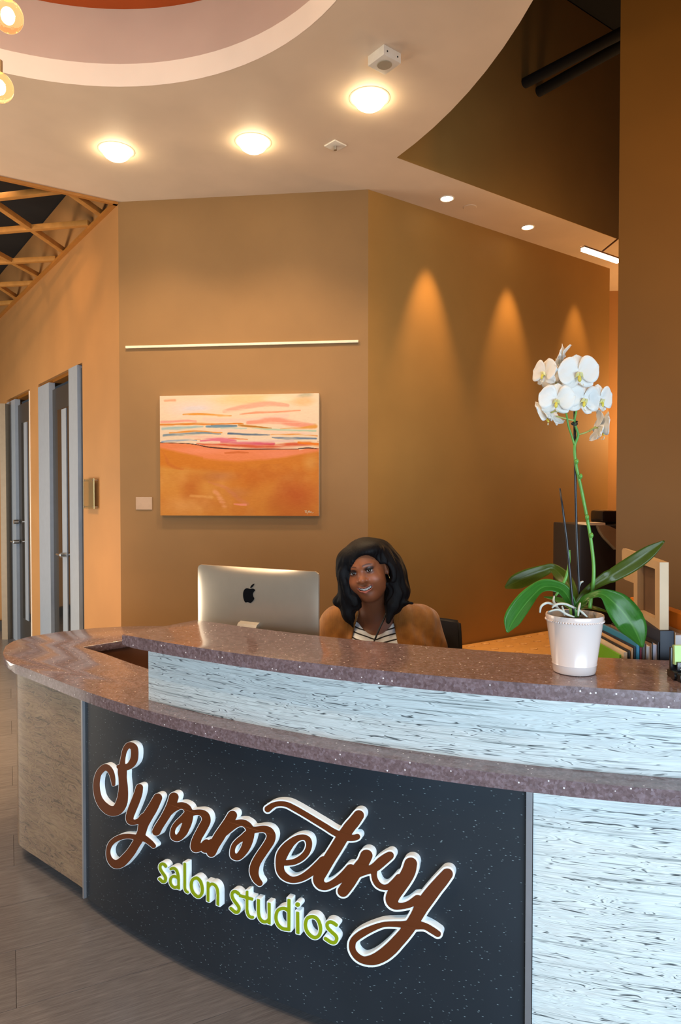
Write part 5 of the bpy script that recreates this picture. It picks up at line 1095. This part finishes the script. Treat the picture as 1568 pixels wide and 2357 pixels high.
Sh=Fld(grid_axis([(-.02,.39,.004)]),grid_axis([(2.72,3.1,.0045)]),grid_axis([(.62,1.12,.004)])); 
ctorso(Sh,.0055); X,Y,Z=np.meshgrid(Sh.x,Sh.y,Sh.z,indexing='ij')
zsc=1.003+.064*(np.abs(X-.146)/.084)**2; Sh.F=np.maximum(Sh.F,(Z-zsc).astype(np.float32)*.8)
Sh.F=np.maximum(Sh.F,(Y-3.0).astype(np.float32))
a=N('striped_jersey'); v=a.obj(); s_=a.n('ShaderNodeSeparateXYZ'); a.l(v,s_.inputs[0]); zz=a.math('SUBTRACT',s_.outputs[2],a.math('MULTIPLY',a.math('POWER',a.math('ABSOLUTE',a.math('SUBTRACT',s_.outputs[0],.150)),1.0),.26))
fr=a.math('FRACT',a.math('MULTIPLY',a.math('ADD',zz,a.math('MULTIPLY',a.noise(v,14,2),.012)),48)); a.set(Base_Color=a.ramp(fr,[(0,(.80,.88,.98,1)),(.70,(.80,.88,.98,1)),(.74,(.006,.006,.009,1)),(.95,(.006,.006,.009,1)),(.99,(.80,.88,.98,1))]),Roughness=.8); 
fmesh('striped_top',Sh,a.m,per,1)
# trousers and shoes
Tr=Fld(grid_axis([(-.05,.42,.008)]),grid_axis([(2.40,3.18,.008)]),grid_axis([(.06,.76,.009)]))
Tr.ell((.182,2.98,.54),(.215,.175,.14),.05)
for sx,hx in ((-1,.085),(1,.28)): Tr.cap((hx,2.97,.55),(hx+sx*.03,2.56,.57),.100,.078,.04); Tr.cap((hx+sx*.03,2.56,.56),(hx+sx*.03,2.60,.12),.075,.058,.03)
fmesh('trousers',Tr,plain('black_trousers',(.015,.015,.018),.8),per,1)
for sx,hx in ((-1,.055),(1,.31)):
    Sf=Fld(grid_axis([(hx-.08,hx+.1,.006)]),grid_axis([(2.38,2.70,.006)]),grid_axis([(-.01,.12,.006)])); Sf.cap((hx,2.61,.052),(hx+sx*.005,2.45,.042),.048,.040,.02); X,Y,Z=np.meshgrid(Sf.x,Sf.y,Sf.z,indexing='ij'); Sf.F=np.maximum(Sf.F,.004-Z); fmesh('shoe',Sf,plain('black_shoe',(.02,.02,.02),.5),per)
# lanyard
ln=[(897,1376,2.87),(892,1398,2.835),(886,1420,2.815),(874,1446,2.795),(862,1475,2.785),(852,1500,2.78)]
tube('lanyard',[Vector(ond(*q)) for q in ln],[.0042]*6,plain('black_lanyard_cord',(.008,.008,.01),.5,var=0),per,8,4)
# ================================================================ CHAIR
ch=empty('office_chair',(.25,3.1,0),'black office chair whose back shows beside the seated person','chair')
M_cb=plain('black_chair_fabric',(.008,.007,.008),.7); M_cp=plain('black_chair_plastic',(.012,.012,.012),.4)
q1=ond(1064,1430,3.14); zb1=q1.z+.022; bm=bmesh.new(); xc_=q1.x-.235
g=[]
for i in range(13):
    row=[]
    for j in range(9):
        u=-1+2*i/12; v=j/8; z=.60+(zb1-.60)*v; x=xc_+u*.235*(1-.10*(v-.7)**2*2); x=min(max(x,xc_-.235),xc_+.235)
        y=3.14+.05*v*v-.045*u*u-.0; z-= .014*(max(0,u)) if False else 0; row.append(Vector((x,y,z-.02*u*v)))
    g.append(row)
vs=[p for r in g for p in r]; me=bpy.data.meshes.new('backrest'); me.from_pydata([tuple(v) for v in vs],[],[(i*9+j,(i+1)*9+j,(i+1)*9+j+1,i*9+j+1) for i in range(12) for j in range(8)])
bm=bmesh.new(); bm.from_mesh(me); bmesh.ops.solidify(bm,geom=bm.faces[:],thickness=-.045); es=[e for e in bm.edges if len(e.link_faces)==2 and e.calc_face_angle(0)>1]; bmesh.ops.bevel(bm,geom=es,offset=.012,segments=3,affect='EDGES'); bm.to_mesh(me); bm.free(); link('backrest',me,M_cb,ch,auto=50)
box('seat',(.19,2.93,.39),(.50,.50,.09),M_cb,ch,bev=.03); cyl('gas_column',(.19,2.95,.10),(.19,2.95,.36),.028,M_cp,ch); box('back_bracket',(.19,3.2,.50),(.08,.02,.34),M_cp,ch,bev=.005); box('back_arm',(.19,3.12,.345),(.08,.18,.02),M_cp,ch)
for i in range(5):
    t=2*PI*i/5+.9; p=Vector((.19+.29*math.cos(t),2.95+.29*math.sin(t),.075)); lg=tube('leg',[Vector((.19,2.95,.11)),p],[.022,.014],M_cp,ch,8,3); cyl('caster',p+Vector((-.012,0,-.045)),p+Vector((.012,0,-.045)),.029,M_cp,lg,seg=16)
